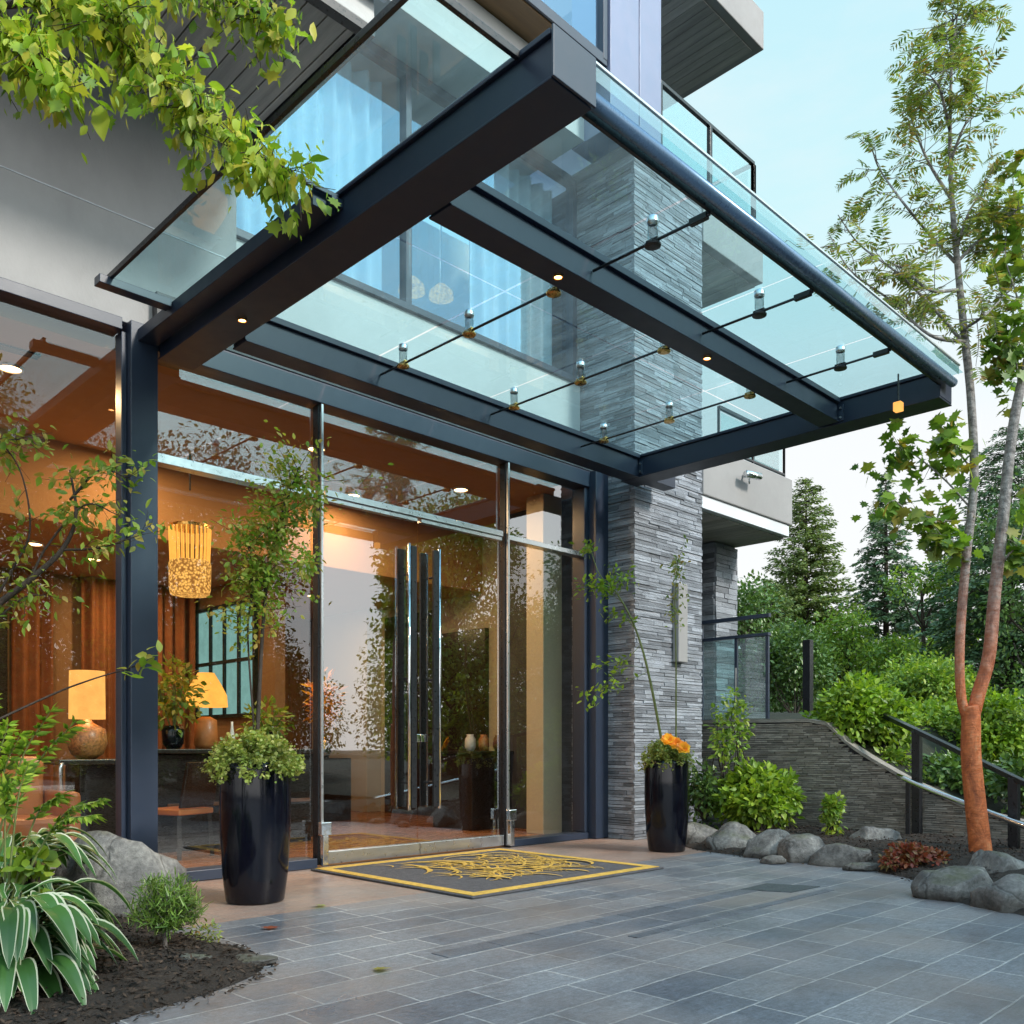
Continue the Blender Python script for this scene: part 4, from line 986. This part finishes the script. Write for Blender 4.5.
# --- fern like plants and hosta, bottom left
def fernplant(label, base, tips, mat, leaf, nl, name='fern'):
    t = thing(name, base, label, 'plant', 'ferns in the left bed'); mb = MB(); lv = Leaves()
    for tp_ in tips:
        a = np.array(base); b_ = np.array(tp_); m = a * .45 + b_ * .55 + np.array([0, 0, .16]); p = smooth_path([a, m, b_], 6); mb.tube(p, list(np.linspace(.007, .002, len(p))), 5)
        P = np.array(p); n = nl
        for sgn in (1, -1):
            k = rng.integers(len(P) // 2, len(P), n); tg = unit(P[k] - P[k - 1]); sd = unit(np.cross(tg, [0, 0, 1.])) * sgn
            lv.add(P[k], sd + tg * .6 + rng.normal(size=(n, 3)) * .2 + np.array([0, 0, -.35]), np.cross(sd * sgn, tg) + rng.normal(size=(n, 3)) * .2, leaf * rng.uniform(.7, 1.2, n), 'lance')
    mb.build('stem', M['greenstem'], t); lv.build('leaves', mat, t)
D = 4.6
fernplant('green fern fronds reaching up in front of the orange armchair', at(-20, 905, D), [at(75, 722, D), at(50, 712, D), at(20, 735, D), at(-10, 700, D), at(8, 725, D)], L['fresh'], .085, 46)
fernplant('green fern fronds arching low over the boulder', at(5, 920, 4.4), [at(92, 815, 4.4), at(60, 795, 4.4), at(28, 765, 4.4), at(5, 790, 4.4), at(100, 800, 4.5)], L['mid'], .085, 46)
shrub('heart_leaf_plant', 'small heart leaved plant just above the hosta clump', at(25, 900, 4.5), at(32, 862, 4.5), (.15, .15, .06), 40, .075, 'round', L['fresh'], 'plant', clumps=6, stems=6)
def hosta(label, base, leaves):
    t = thing('hosta', base, label, 'plant'); mb = MB(); st_ = MB()
    for (az, ln, rise, wd) in leaves:
        d = np.array([math.cos(az), math.sin(az), 0]); sd = np.array([-d[1], d[0], 0]); n = 10; rows = []
        r0 = rng.uniform(.02, .22); z0 = base[2] + rise
        for i in range(n + 1):
            s = i / n; out = r0 + ln * (s ** .9) ; z = z0 + ln * (.75 * s - 1.15 * s * s) * rng.uniform(.98, 1.02)
            u = max(0., (s - .16) / .84); w_ = .010 + wd * (math.sin(math.pi * (u ** .78)) ** .8 if 0 < u < 1 else 0) * (1 - .12 * u); w_ = w_ if s < 1 else .002
            c = np.array(base) * [1, 1, 0] + d * out + np.array([0, 0, z]); row = []
            for k, f in enumerate((-1, -.84, -.62, -.42, -.2, 0, .2, .42, .62, .84, 1)):
                row.append(c + sd * w_ * f + np.array([0, 0, .30 * w_ * abs(f) - .07 * w_ * (k % 2)]))
            rows.append(row)
        o = len(mb.v)
        for rw in rows: mb.v.extend([tuple(map(float, p)) for p in rw])
        for i in range(n):
            for k in range(10):
                mb.f.append((o + i * 11 + k, o + i * 11 + k + 1, o + (i + 1) * 11 + k + 1, o + (i + 1) * 11 + k)); mb.mi.append(1 if k in (0, 9) else 0)
        st_.tube([np.array(base), np.array(base) + d * r0 * .6 + np.array([0, 0, rise * .6]), rows[0][5]], .006, 5)
    st_.build('stem', M['greenstem'], t)
    mb.build('leaves', [L['hosta'], L['hostaedge']], t, smooth=True)
hb = gp(30, 995); hb = (hb[0] - .08, hb[1] + .05, .07)
hosta('large hosta with white edged green leaves in the left corner', hb, [(a + random.uniform(-.2, .2), random.uniform(.22, .38), random.uniform(.03, .38), random.uniform(.030, .046)) for a in np.linspace(0, 6.28 * 11, 210)])
hb2 = gp(8, 935); hosta('smaller hosta clump behind the large one at left edge', (hb2[0], hb2[1], .07), [(a + random.uniform(-.2, .2), random.uniform(.26, .42), random.uniform(.15, .5), random.uniform(.032, .045)) for a in np.linspace(0, 6.28 * 5, 80)])
# dwarf conifer
q = gp(165, 958); dcf = thing('dwarf_conifer', (q[0], q[1], .05), 'dwarf conifer bush in the soil beside the hosta', 'shrub'); mb = MB().tube([(q[0], q[1], .03), (q[0], q[1], .22)], .012, 6); lv = Leaves()
for k in range(110):
    d = unit(rng.normal(size=3)); d[2] = abs(d[2]) * 1.1; p = twig(mb, (q[0], q[1], .16), np.array([q[0], q[1], .2]) + d * np.array([.17, .17, .20]), .003, .001, n=3); leafy_twig(lv, p, 34, .05, 'card', .016, -.3, .2)
mb.build('stem', M['bark'], dcf); lv.build('foliage', leafmat('dwarf_needle', [(.06, .13, .02), (.14, .25, .04), (.24, .33, .07)], .25), dcf)
q = gp(205, 945); tag(Leaves().blob((q[0], q[1], .06), (.10, .10, .07), 260, .03, 'tuft', .2).build('moss_cushion', L['olive'], origin=(q[0], q[1], .02)), 'mossy low cushion plant right of the dwarf conifer', 'plant')

# --- plants in the tall planters
def cover(label, c, r, n, name='groundcover'):
    t = thing(name, c, label, 'plant', 'planter groundcover'); mb = MB(); lv = Leaves()
    for k in range(130):
        d = unit(rng.normal(size=3)); d[2] = abs(d[2]); e = np.array(c) + d * np.array([r[0], r[0], r[1]]) * rng.uniform(.80, .98) - np.array([0, 0, .07 * (1 - d[2]) * rng.uniform(0, 1.5)])
        p = twig(mb, c, e, .003, .001, .03, 3); leafy_twig(lv, p, n // 130, .030, 'round', .018, .1, .35)
    mb.build('stem', M['greenstem'], t); lv.build('leaves', L['cover'], t)
cover('bushy yellow green groundcover filling the taller planter', (p1[0], p1[1], .97), (.35, .25), 8600)
cover('yellow green groundcover filling the shorter planter', (p2[0], p2[1], .94), (.29, .26), 5200)
# slim tree in the left planter
ST = thing('slim_potted_tree', (p1[0], p1[1], .93), 'slim leafy tree rising from the taller planter', 'tree'); mb = MB(); lv = Leaves(); D = 6.5
tk = smooth_path([(p1[0], p1[1], .9), at(262, 640, D), at(268, 575, D), at(280, 520, D), at(298, 470, D)], 8); mb.tube(tk, list(np.linspace(.016, .004, len(tk))), 6)
tk2 = smooth_path([(p1[0] + .02, p1[1], .9), at(248, 640, D), at(252, 590, D), at(250, 540, D)], 8); mb.tube(tk2, list(np.linspace(.010, .003, len(tk2))), 6)
for k in range(120):
    src = tk if k % 3 else tk2; i = rng.integers(int(len(src) * .38), len(src)); up = i / len(src)
    e = src[i] + rng.normal(size=3) * np.array([.17, .17, .12]) + np.array([0, 0, .08]); p = twig(mb, src[i], e, .003, .001, n=3); leafy_twig(lv, p, 22, .05, 'ovate', .045, .2, .2)
for c_, r_, n_ in ((at(305, 560, D), .13, 140), (at(270, 520, D), .12, 120), (at(315, 500, D), .10, 120), (at(262, 575, D), .1, 90)): lv.blob(c_, (r_, r_, r_ * 1.2), n_, .045, 'ovate', .1)
mb.build('trunk', M['darkbark'], ST, smooth=True); lv.build('crown', L['slim'], ST)
# two stems in the right planter
AS = thing('arching_sapling', (p2[0], p2[1], .9), 'thin sapling arching left from the shorter planter', 'tree'); mb = MB(); lv = Leaves(); D = 9.55
tk = smooth_path([(p2[0], p2[1], .88), at(650, 680, D), at(636, 630, D), at(618, 595, D), at(600, 575, D), at(590, 548, D)], 8); mb.tube(tk, list(np.linspace(.016, .004, len(tk))), 6)
for a, b_ in (((636, 630), (605, 612)), ((618, 595), (596, 590)), ((618, 597), (630, 575)), ((600, 575), (584, 592)), ((590, 550), (586, 548)), ((644, 668), (598, 665)), ((648, 672), (584, 692)), ((640, 645), (590, 700)), ((625, 605), (580, 585)), ((620, 600), (612, 570))):
    p = twig(mb, at(*a, D), at(*b_, D), .004, .0015, .03, 4); leafy_twig(lv, p, 40, .065, 'ovate', .05, .2, .35)
mb.build('trunk', M['greenstem'], AS, smooth=True); lv.build('crown', L['fresh'], AS)
VS = thing('upright_sapling', (p2[0] + .1, p2[1] - .05, .9), 'thin upright sapling against the stone pier wall light', 'tree'); mb = MB(); lv = Leaves()
tk = smooth_path([(p2[0] + .1, p2[1] - .05, .88), at(676, 660, D), at(675, 600, D), at(678, 560, D)], 8); mb.tube(tk, list(np.linspace(.010, .003, len(tk))), 6)
for k in range(24):
    i = rng.integers(len(tk) // 2, len(tk)); p = twig(mb, tk[i], tk[i] + rng.normal(size=3) * np.array([.07, .07, .1]), .002, .001, n=3); leafy_twig(lv, p, 9, .05, 'ovate', .03)
mb.build('trunk', M['greenstem'], VS, smooth=True); lv.build('crown', L['olive'], VS)
q = at(676, 744, 9.3); FW = thing('orange_flower', q, 'bright orange flower at the rim of the shorter planter', 'flower')
lv = Leaves()
for c_ in (q, at(668, 740, 9.3), at(683, 748, 9.25)):
    for k in range(26):
        a = k * 2.4; n_ = unit(np.array([-.62, -.62, .48])); e1 = unit(np.cross(n_, [0, 0, 1.])); e2 = np.cross(n_, e1); op = .15 + .05 * k
        lv.add(c_, e1 * math.cos(a) + e2 * math.sin(a) + n_ * op * .6, n_, .085 - .0012 * k, 'round')
lv.build('petals', L['flower'], FW); MB().tube([q, (p2[0] + .1, p2[1] - .1, .9)], .006, 5).build('stem', M['greenstem'], FW)

# --- right bed
shrub('leafy_shrub', 'broad bright leafed shrub behind the edging boulders', gp(762, 835, .1), at(758, 800, 10.8), (.66, .55, .46), 3600, .10, 'ovate', L['fresh'], clumps=30)
shrub('upright_shrub', 'narrow upright shrub between boulders and stone wall', gp(834, 838, .1), at(834, 815, 9.9), (.13, .13, .27), 380, .07, 'ovate', L['mid'], clumps=10)
shrub('red_groundcover', 'low reddish groundcover beside the orange trunk', gp(910, 872), at(914, 860, 8.1), (.36, .28, .16), 1300, .055, 'ovate', L['red'], 'plant', clumps=14)
shrub('climbing_shrub', 'slender staked shrub against terrace guard glass', at(735, 815, 11.3), at(733, 735, 10.9), (.36, .25, .66), 420, .075, 'ovate', L['mid'], clumps=16)
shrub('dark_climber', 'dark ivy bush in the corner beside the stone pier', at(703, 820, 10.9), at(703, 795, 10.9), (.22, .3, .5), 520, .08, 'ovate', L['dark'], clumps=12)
q = at(735, 822, 11.2); tag(MB().tube([at(735, 822, 11.2), at(736, 668, 11.2)], .010, 6).build('plant_stake', M['steel'], origin=q), 'thin metal stake tied to the climbing shrub', 'stake')
# shrubs on top of the wall
shrub('round_shrub', 'bright rounded laurel shrub above the retaining wall', at(860, 770, 11.5), at(860, 722, 11.5), (.70, .62, .64), 6400, .092, 'ovate', L['fresh'], clumps=40)
shrub('round_shrub', 'mid green shrub spilling behind the black handrail', at(930, 780, 12.2), at(935, 735, 12.6), (.8, .7, .62), 5200, .08, 'ovate', L['mid'], clumps=34)
shrub('round_shrub', 'lower bright shrub at right edge behind the rail post', at(1005, 785, 11.5), at(1003, 740, 11.6), (.66, .6, .72), 4600, .08, 'ovate', L['fresh'], clumps=30)
shrub('round_shrub', 'dark low shrub between the wall top and rail', at(900, 795, 10.9), at(888, 768, 11.1), (.40, .35, .26), 900, .09, 'ovate', L['mid'], clumps=12)
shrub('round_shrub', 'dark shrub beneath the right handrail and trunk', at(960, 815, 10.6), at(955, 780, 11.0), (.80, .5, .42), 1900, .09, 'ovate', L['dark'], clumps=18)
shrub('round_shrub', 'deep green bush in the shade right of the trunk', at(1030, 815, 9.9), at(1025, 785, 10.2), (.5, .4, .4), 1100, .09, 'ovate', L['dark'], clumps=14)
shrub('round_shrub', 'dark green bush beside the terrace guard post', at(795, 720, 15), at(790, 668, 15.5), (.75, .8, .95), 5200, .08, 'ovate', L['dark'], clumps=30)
shrub('round_shrub', 'feathery green bush far behind the laurel shrub', at(925, 720, 16), at(930, 690, 16), (1.3, .9, .8), 6000, .08, 'ovate', L['mid'], clumps=30)
for px_, y0_, lab in ((808, 640, 'tall dark post standing beyond the terrace guard'),):
    a = at(px_, y0_, 14.0); tag(MB().box(a[0] - .06, a[1] - .06, 1.3, a[0] + .06, a[1] + .06, a[2]).build('terrace_post', M['black'], bevel=.005, origin=(a[0], a[1], 1.3)), lab, 'post')

# --- the orange barked tree
RT = thing('orange_bark_tree', gp(976, 868), 'young twin stemmed tree with peeling orange bark', 'tree'); mb = MB(); D = 8.27
def stem(pts, r0, r1, n=8, k=9):
    p = smooth_path([at(a, b, c) for a, b, c in pts], k); mb.tube(p, list(np.linspace(r0, r1, len(p))), n); return p
base_ = [(983, 878, D), (980, 845, D), (975, 800, D), (971, 755, D), (971, 722, D), (970, 706, D)]
p_ = smooth_path([at(*x) for x in base_], 8); mb.tube(p_, [.100 - .022 * i / len(p_) + .07 * math.exp(-i / 2.2) for i in range(len(p_))], 14)
sL = stem([(969, 725, D), (961, 695, D), (960, 640, D), (966, 560, D), (974, 480, D), (971, 400, D), (965, 340, D)], .044, .034, 12)
sL2 = stem([(965, 340, D), (958, 270, D), (952, 200, D), (950, 140, D), (952, 60, D), (958, 10, D)], .035, .006, 8)
sR = stem([(971, 722, D), (979, 692, D), (989, 655, D), (995, 590, D), (1003, 520, D), (1010, 450, D), (1020, 390, D), (1040, 320, D), (1060, 240, D)], .064, .034, 12)
branches = [[(965, 345, D), (935, 310, D), (900, 275, D), (860, 245, D), (838, 215, D)], [(962, 330, D), (985, 315, D), (1010, 290, D)], [(957, 262, D), (985, 235, D), (1024, 205, D)],
            [(955, 262, D), (930, 235, D), (905, 205, D), (880, 170, D), (872, 150, D)], [(952, 200, D), (930, 165, D), (915, 130, D), (905, 95, D)], [(951, 160, D), (965, 125, D), (985, 100, D)],
            [(966, 342, D), (930, 335, D), (890, 300, D), (850, 270, D), (828, 232, D)], [(956, 250, D), (970, 210, D), (990, 185, D)], [(958, 290, D), (930, 290, D), (905, 270, D), (890, 262, D)],
            [(950, 130, D), (940, 90, D), (930, 75, D)], [(953, 60, D), (950, 30, D), (962, 8, D)]]
lv = Leaves(); tws = []
for b_ in branches:
    p = smooth_path([at(x, y, d + random.uniform(-.5, .5) * (i > 0)) for i, (x, y, d) in enumerate(b_)], 6); mb.tube(p, list(np.linspace(.017, .004, len(p))), 6); tws.append(p)
for p in tws + [sL2[32:]]:
    for k in range(22):
        i = rng.integers(len(p) // 5, len(p)); d = rng.normal(size=3); d[2] = d[2] * .5 + .35
        q = p[i] + unit(d) * rng.uniform(.06, .42); s_ = twig(mb, p[i], q, .004, .002, n=3)
        for j in range(2): pinnate(lv, mb, q if j else s_[len(s_) // 2], unit(d) + rng.normal(size=3) * .5, rng.uniform(.14, .26), 8, .092, 'lance', .9, .0016)
lv.build('fine_leaves', L['olive'], RT)
lv = Leaves()
for b_ in ([(968, 505, D), (945, 480, D), (915, 455, D), (890, 440, D)], [(970, 520, D), (940, 520, D), (900, 505, D), (875, 470, D)], [(972, 470, D), (950, 440, D), (940, 425, D)], [(968, 540, D), (945, 545, D), (925, 530, D)],
           [(1012, 440, D), (1018, 380, D), (1010, 330, D)], [(1030, 340, D), (1015, 290, D), (1005, 250, D), (1015, 190, D)], [(1045, 300, D), (1018, 240, D), (1012, 160, D)], [(1004, 560, D), (1020, 540, D), (1030, 500, D)], [(1035, 330, D), (1008, 350, D), (995, 345, D)]):
    p = smooth_path([at(*x) for x in b_], 6); mb.tube(p, list(np.linspace(.010, .003, len(p))), 6)
    for k in range(9):
        i = rng.integers(len(p) // 4, len(p)); q = p[i] + rng.normal(size=3) * .10; s_ = twig(mb, p[i], q, .003, .0015, n=3); leafy_twig(lv, s_, 9, .13, 'maple', .07, .5, .3)
lv.build('crown', leafmat('green_maple', [(.08, .17, .02), (.17, .31, .04), (.25, .38, .05), (.34, .24, .05)], .4), RT)
mb.build('trunk', M['orangebark'], RT, smooth=True)

# --- background trees
def conifer(name, label, loc, h, rad, mat, n_lev=46, per=7, needle=.30, droop=.5, dens=1., kind='card', group='trees beyond the hillside', lo=.04, bulge=.85):
    t = thing(name, loc, label, 'tree', group); mb = MB(); lv = Leaves(); loc = np.array(loc, float)
    mb.tube([loc - [0, 0, .3], loc + [0, 0, h * .5], loc + [0, 0, h]], [h * .018, h * .01, .01], 7)
    for i in range(n_lev):
        u = lo + (1 - lo) * (i + rng.uniform(-.3, .3)) / n_lev; z = h * u; R_ = rad * ((1 - u) ** bulge) * (1 if u > .1 else .8) + .06
        for k in range(per):
            a = rng.uniform(0, 6.283); ln_ = R_ * rng.uniform(.65, 1.15); d = np.array([math.cos(a), math.sin(a), .12])
            p0 = loc + [0, 0, z]; p1_ = p0 + d * ln_ + np.array([0, 0, -droop * ln_ * .45]); p2_ = p0 + d * ln_ * .55 + np.array([0, 0, .02])
            mb.tube([p0, p2_, p1_], [.012, .008, .003], 3)
            n = int(max(10, 74 * ln_ / max(.5, rad) * dens)); s = rng.uniform(.12, 1, n) ** .8
            P = (1 - s)[:, None] ** 2 * p0 + (2 * s * (1 - s))[:, None] * p2_ + (s ** 2)[:, None] * p1_
            sd = np.array([-d[1], d[0], 0]); sg = rng.choice([-1, 1], n)[:, None]
            lv.add(P + rng.normal(size=(n, 3)) * .03, sd * sg * rng.uniform(.3, 1, (n, 1)) + d * .7 + rng.normal(size=(n, 3)) * .25 + np.array([0, 0, -.25]), np.array([0, 0, 1.]) + rng.normal(size=(n, 3)) * .5, needle * (1.1 - .6 * u) * rng.uniform(.6, 1.2, n), kind)
    mb.build('trunk', M['darkbark'], t); lv.build('crown', mat, t)
    return t
def gloc(px, D, z=1.4):
    p = at(px, 748, D); return (p[0], p[1], z)
sp = conifer('spruce_tree', 'tall blue green spruce with a pointed top left of the young tree', gloc(886, 31, 1.6), 9.0, 2.3, L['conifer'], 60, 9, .22, .5, 1.5, 'tuft')
ced = conifer('cedar_tree', 'light green cedar just right of the lower balcony', gloc(806, 25, 1.4), 7.2, 1.9, L['cedar'], 64, 11, .17, .05, 1.5, 'tuft', bulge=.62)
ced2 = conifer('cedar_tree', 'small cedar behind the terrace guard, left of the tall cedar', gloc(768, 23, 1.4), 4.0, 1.5, L['cedar'], 46, 10, .17, .05, 1.4, 'tuft', bulge=.6)
conifer('hemlock_tree', 'dark dense hemlock at the right edge behind the trunk', gloc(1010, 20, 1.3), 7.0, 2.3, L['conifer'], 54, 9, .17, .7, 1.7, 'tuft', bulge=.55)
conifer('hemlock_tree', 'dark hemlock seen between the two tree stems', gloc(965, 24, 1.3), 5.8, 2.3, L['conifer'], 50, 9, .18, .7, 1.6, 'tuft', bulge=.55)
def broadleaf(name, label, loc, h, rad, mat, n, size, group='trees beyond the hillside', trunk_h=.3, kind='ovate', clumps=34):
    t = thing(name, loc, label, 'tree', group); mb = MB(); lv = Leaves(); loc = np.array(loc, float)
    mb.tube([loc - [0, 0, .3], loc + [.1, .05, h * .4], loc + [0, .1, h * .85]], [h * .022, h * .014, h * .004], 8)
    for k in range(clumps):
        d = unit(rng.normal(size=3)); u = rng.uniform(trunk_h, .93); w_ = rad * math.sin(math.pi * min(.97, .18 + .8 * (u - trunk_h) / (1 - trunk_h))) ** .7
        a = rng.uniform(0, 6.28); q = loc + np.array([math.cos(a) * w_ * rng.uniform(.3, .9), math.sin(a) * w_ * rng.uniform(.3, .9), h * u])
        twig(mb, loc + [0, 0, h * u * .7], q, h * .006, .01)
        lv.blob(q, rad * rng.uniform(.22, .42, 3), n // clumps, size, kind, .15, .3)
    mb.build('trunk', M['darkbark'], t); lv.build('crown', mat, t)
    return t
broadleaf('broadleaf_tree', 'mid green leafy tree in front of the spruce base', gloc(925, 22, 1.3), 4.6, 1.5, L['mid'], 9000, .10, trunk_h=.06)
broadleaf('broadleaf_tree', 'green leafy tree low between cedar and spruce', gloc(850, 22, 1.3), 3.0, 1.4, L['mid'], 8000, .10, trunk_h=.06)
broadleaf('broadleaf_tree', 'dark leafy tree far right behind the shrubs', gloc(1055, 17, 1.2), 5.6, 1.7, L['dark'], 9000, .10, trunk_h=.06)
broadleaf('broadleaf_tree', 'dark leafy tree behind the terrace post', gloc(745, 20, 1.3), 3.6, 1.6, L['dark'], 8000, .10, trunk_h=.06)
# trees across the forecourt: they stand behind the camera and show in the panes
far = [('mid', 16.5, -4.6, 8.2, 2.6), ('dark', 21, -3.2, 7.0, 2.8), ('dark', 10.6, -8.5, 10.0, 3.2), ('mid', 6.0, -12.0, 11.0, 3.6), ('dark', 13.4, -12, 6.0, 2.6), ('mid', 25, -9, 6.5, 3.0), ('dark', 1.0, -15, 12.0, 4.2), ('dark', 8.4, -9.6, 8.6, 3.3)]
labs = ['leafy forecourt tree mirrored in the right door', 'dark forecourt tree mirrored in the right side light', 'tall forecourt tree mirrored beside the left planter', 'broad forecourt tree mirrored in the left pane', 'low forecourt tree mirrored in the left door', 'distant forecourt tree mirrored low in the doors', 'largest forecourt tree mirrored at the far left pane', 'dark forecourt tree mirrored behind the crystal chandelier']
for (mt, x, y, h_, r_), lab in zip(far, labs): broadleaf('forecourt_tree', lab, (x, y, 0), h_, r_, L[mt], 30000, .14, 'trees across the forecourt', .08, clumps=80)
for k, (x, y, h_, r_) in enumerate(((33, -8, 4.6, 3.4), (31, -14, 4.4, 3.4), (27, -19, 6.2, 3.6), (23, -25, 5.2, 3.8), (17, -27, 6.8, 4.0), (11, -28, 6.0, 4.0))):
    broadleaf('hedge_tree', ('low rounded forecourt tree, first from the right', 'low rounded forecourt tree, second from the right', 'taller rounded forecourt tree between two low ones', 'low rounded forecourt tree, fourth from the right', 'tallest rounded forecourt tree of the low far row', 'low rounded forecourt tree, last on the left')[k], (x, y, 0), h_, r_, L['dark'], 9000, .2, 'low trees far across the forecourt', .04, clumps=30)

# ================================================================== SKY, SUN, LAMPS
wd = bpy.data.worlds.new('World'); S.world = wd; wd.use_nodes = True
t = NT(wd)
SUN_EL, SUN_AZ = 36., 164.     # azimuth clockwise from +Y
sk = t.n('ShaderNodeTexSky', sky_type='NISHITA', sun_disc=False, sun_elevation=R(SUN_EL), sun_rotation=R(SUN_AZ), air_density=1., dust_density=2.5, ozone_density=1.)
tc = t.n('ShaderNodeTexCoord'); sx = t.n('ShaderNodeSeparateXYZ'); t.l(tc.outputs['Generated'], sx.inputs[0])
nz = noise(t, tc.outputs['Generated'], 2.4, 5)
ad = t.n('ShaderNodeMath', operation='MULTIPLY_ADD'); t.l(nz, ad.inputs[0]); ad.inputs[1].default_value = .16; t.l(sx.outputs[2], ad.inputs[2])
haze = ramp(t, ad.outputs[0], [(.08, (1.06, 1.06, 1.05)), (.40, (1.0, 1.03, 1.04)), (.58, (.68, .98, 1.03)), (.76, (.58, .92, 1.03)), (.95, (.45, .74, 1.05))])
mpc = t.n('ShaderNodeMapping'); mpc.inputs['Scale'].default_value = (1.6, 1.6, 5.); t.l(tc.outputs['Generated'], mpc.inputs[0])
haze = mixc(t, ramp(t, noise(t, mpc.outputs[0], 2.2, 7, .6), [(.52, (0,) * 3), (.75, (.35,) * 3)]), haze, (1., 1.01, 1.02))
dt = t.n('ShaderNodeVectorMath', operation='DOT_PRODUCT'); t.l(tc.outputs['Generated'], dt.inputs[0]); dt.inputs[1].default_value = (-.10, -.90, .42)
mr = t.n('ShaderNodeMapRange', interpolation_type='SMOOTHSTEP'); mr.inputs[1].default_value = -.1; mr.inputs[2].default_value = .9; mr.inputs[3].default_value = 10.2; mr.inputs[4].default_value = 22.; t.l(dt.outputs['Value'], mr.inputs[0])
sc = t.n('ShaderNodeVectorMath', operation='SCALE'); t.l(haze, sc.inputs[0]); t.l(mr.outputs[0], sc.inputs[3])
c = mixc(t, .92, sk.outputs[0], sc.outputs[0])
bg = t.n('ShaderNodeBackground', i_Strength=.1); t.l(c, bg.inputs[0])
o = t.n('ShaderNodeOutputWorld'); t.l(bg.outputs[0], o.inputs[0])
sd_ = bpy.data.lights.new('sun', 'SUN'); sd_.energy = 3.6; sd_.angle = R(9); sd_.color = (1, .93, .84)
so = bpy.data.objects.new('sun', sd_); COL.objects.link(so)
az = R(SUN_AZ); dv = Vector((math.sin(az) * math.cos(R(SUN_EL)), math.cos(az) * math.cos(R(SUN_EL)), math.sin(R(SUN_EL))))
so.rotation_euler = dv.to_track_quat('Z', 'Y').to_euler(); so.location = (10, -10, 20)
def lamp(loc, power, size=.2, col=(1, .62, .29), typ='AREA', rot=(0, 0, 0), spot=None):
    d = bpy.data.lights.new('lamp_light', typ); d.energy = power; d.color = col
    if typ == 'AREA': d.shape = 'DISK'; d.size = size
    if typ == 'POINT': d.shadow_soft_size = size
    if typ == 'SPOT': d.spot_size = R(spot); d.spot_blend = .8; d.shadow_soft_size = size
    o = bpy.data.objects.new('lamp_light', d); o.location = loc; o.rotation_euler = rot; COL.objects.link(o); return o
for x, y in dls: lamp((x, y, 4.26), 30, .16)
for x, y in [(3.4, 11.2), (7.6, 12.0), (5.0, 12.0)]: lamp((x, y, 3.41), 34, .16)
lamp((3.35, 9.42, 1.65), 18, .12, typ='POINT')
for x, y in cd: lamp((x, y, 4.17), 15, .04, (1, .6, .3), 'SPOT', spot=110)

# ================================================================== CAMERA
cam = bpy.data.cameras.new('camera'); cam.sensor_width = 36; cam.lens = 36 * F / 1024; cam.shift_y = (748 - 512) / 1024; cam.clip_start = .05; cam.clip_end = 2000
co = bpy.data.objects.new('camera', cam); COL.objects.link(co); co.location = (0, 0, EYE)
co.rotation_euler = (R(90), 0, -math.atan2(FX, FY)); S.camera = co
S.view_settings.view_transform = 'Standard'; S.view_settings.look = 'None'; S.view_settings.exposure = 0
S.render.engine = 'CYCLES'
S.cycles.use_denoising = True; S.cycles.max_bounces = 6; S.cycles.diffuse_bounces = 3; S.cycles.glossy_bounces = 3; S.cycles.adaptive_threshold = .02; S.cycles.transparent_max_bounces = 24; S.cycles.transmission_bounces = 4
S.cycles.caustics_reflective = False; S.cycles.caustics_refractive = False; S.cycles.sample_clamp_indirect = 6
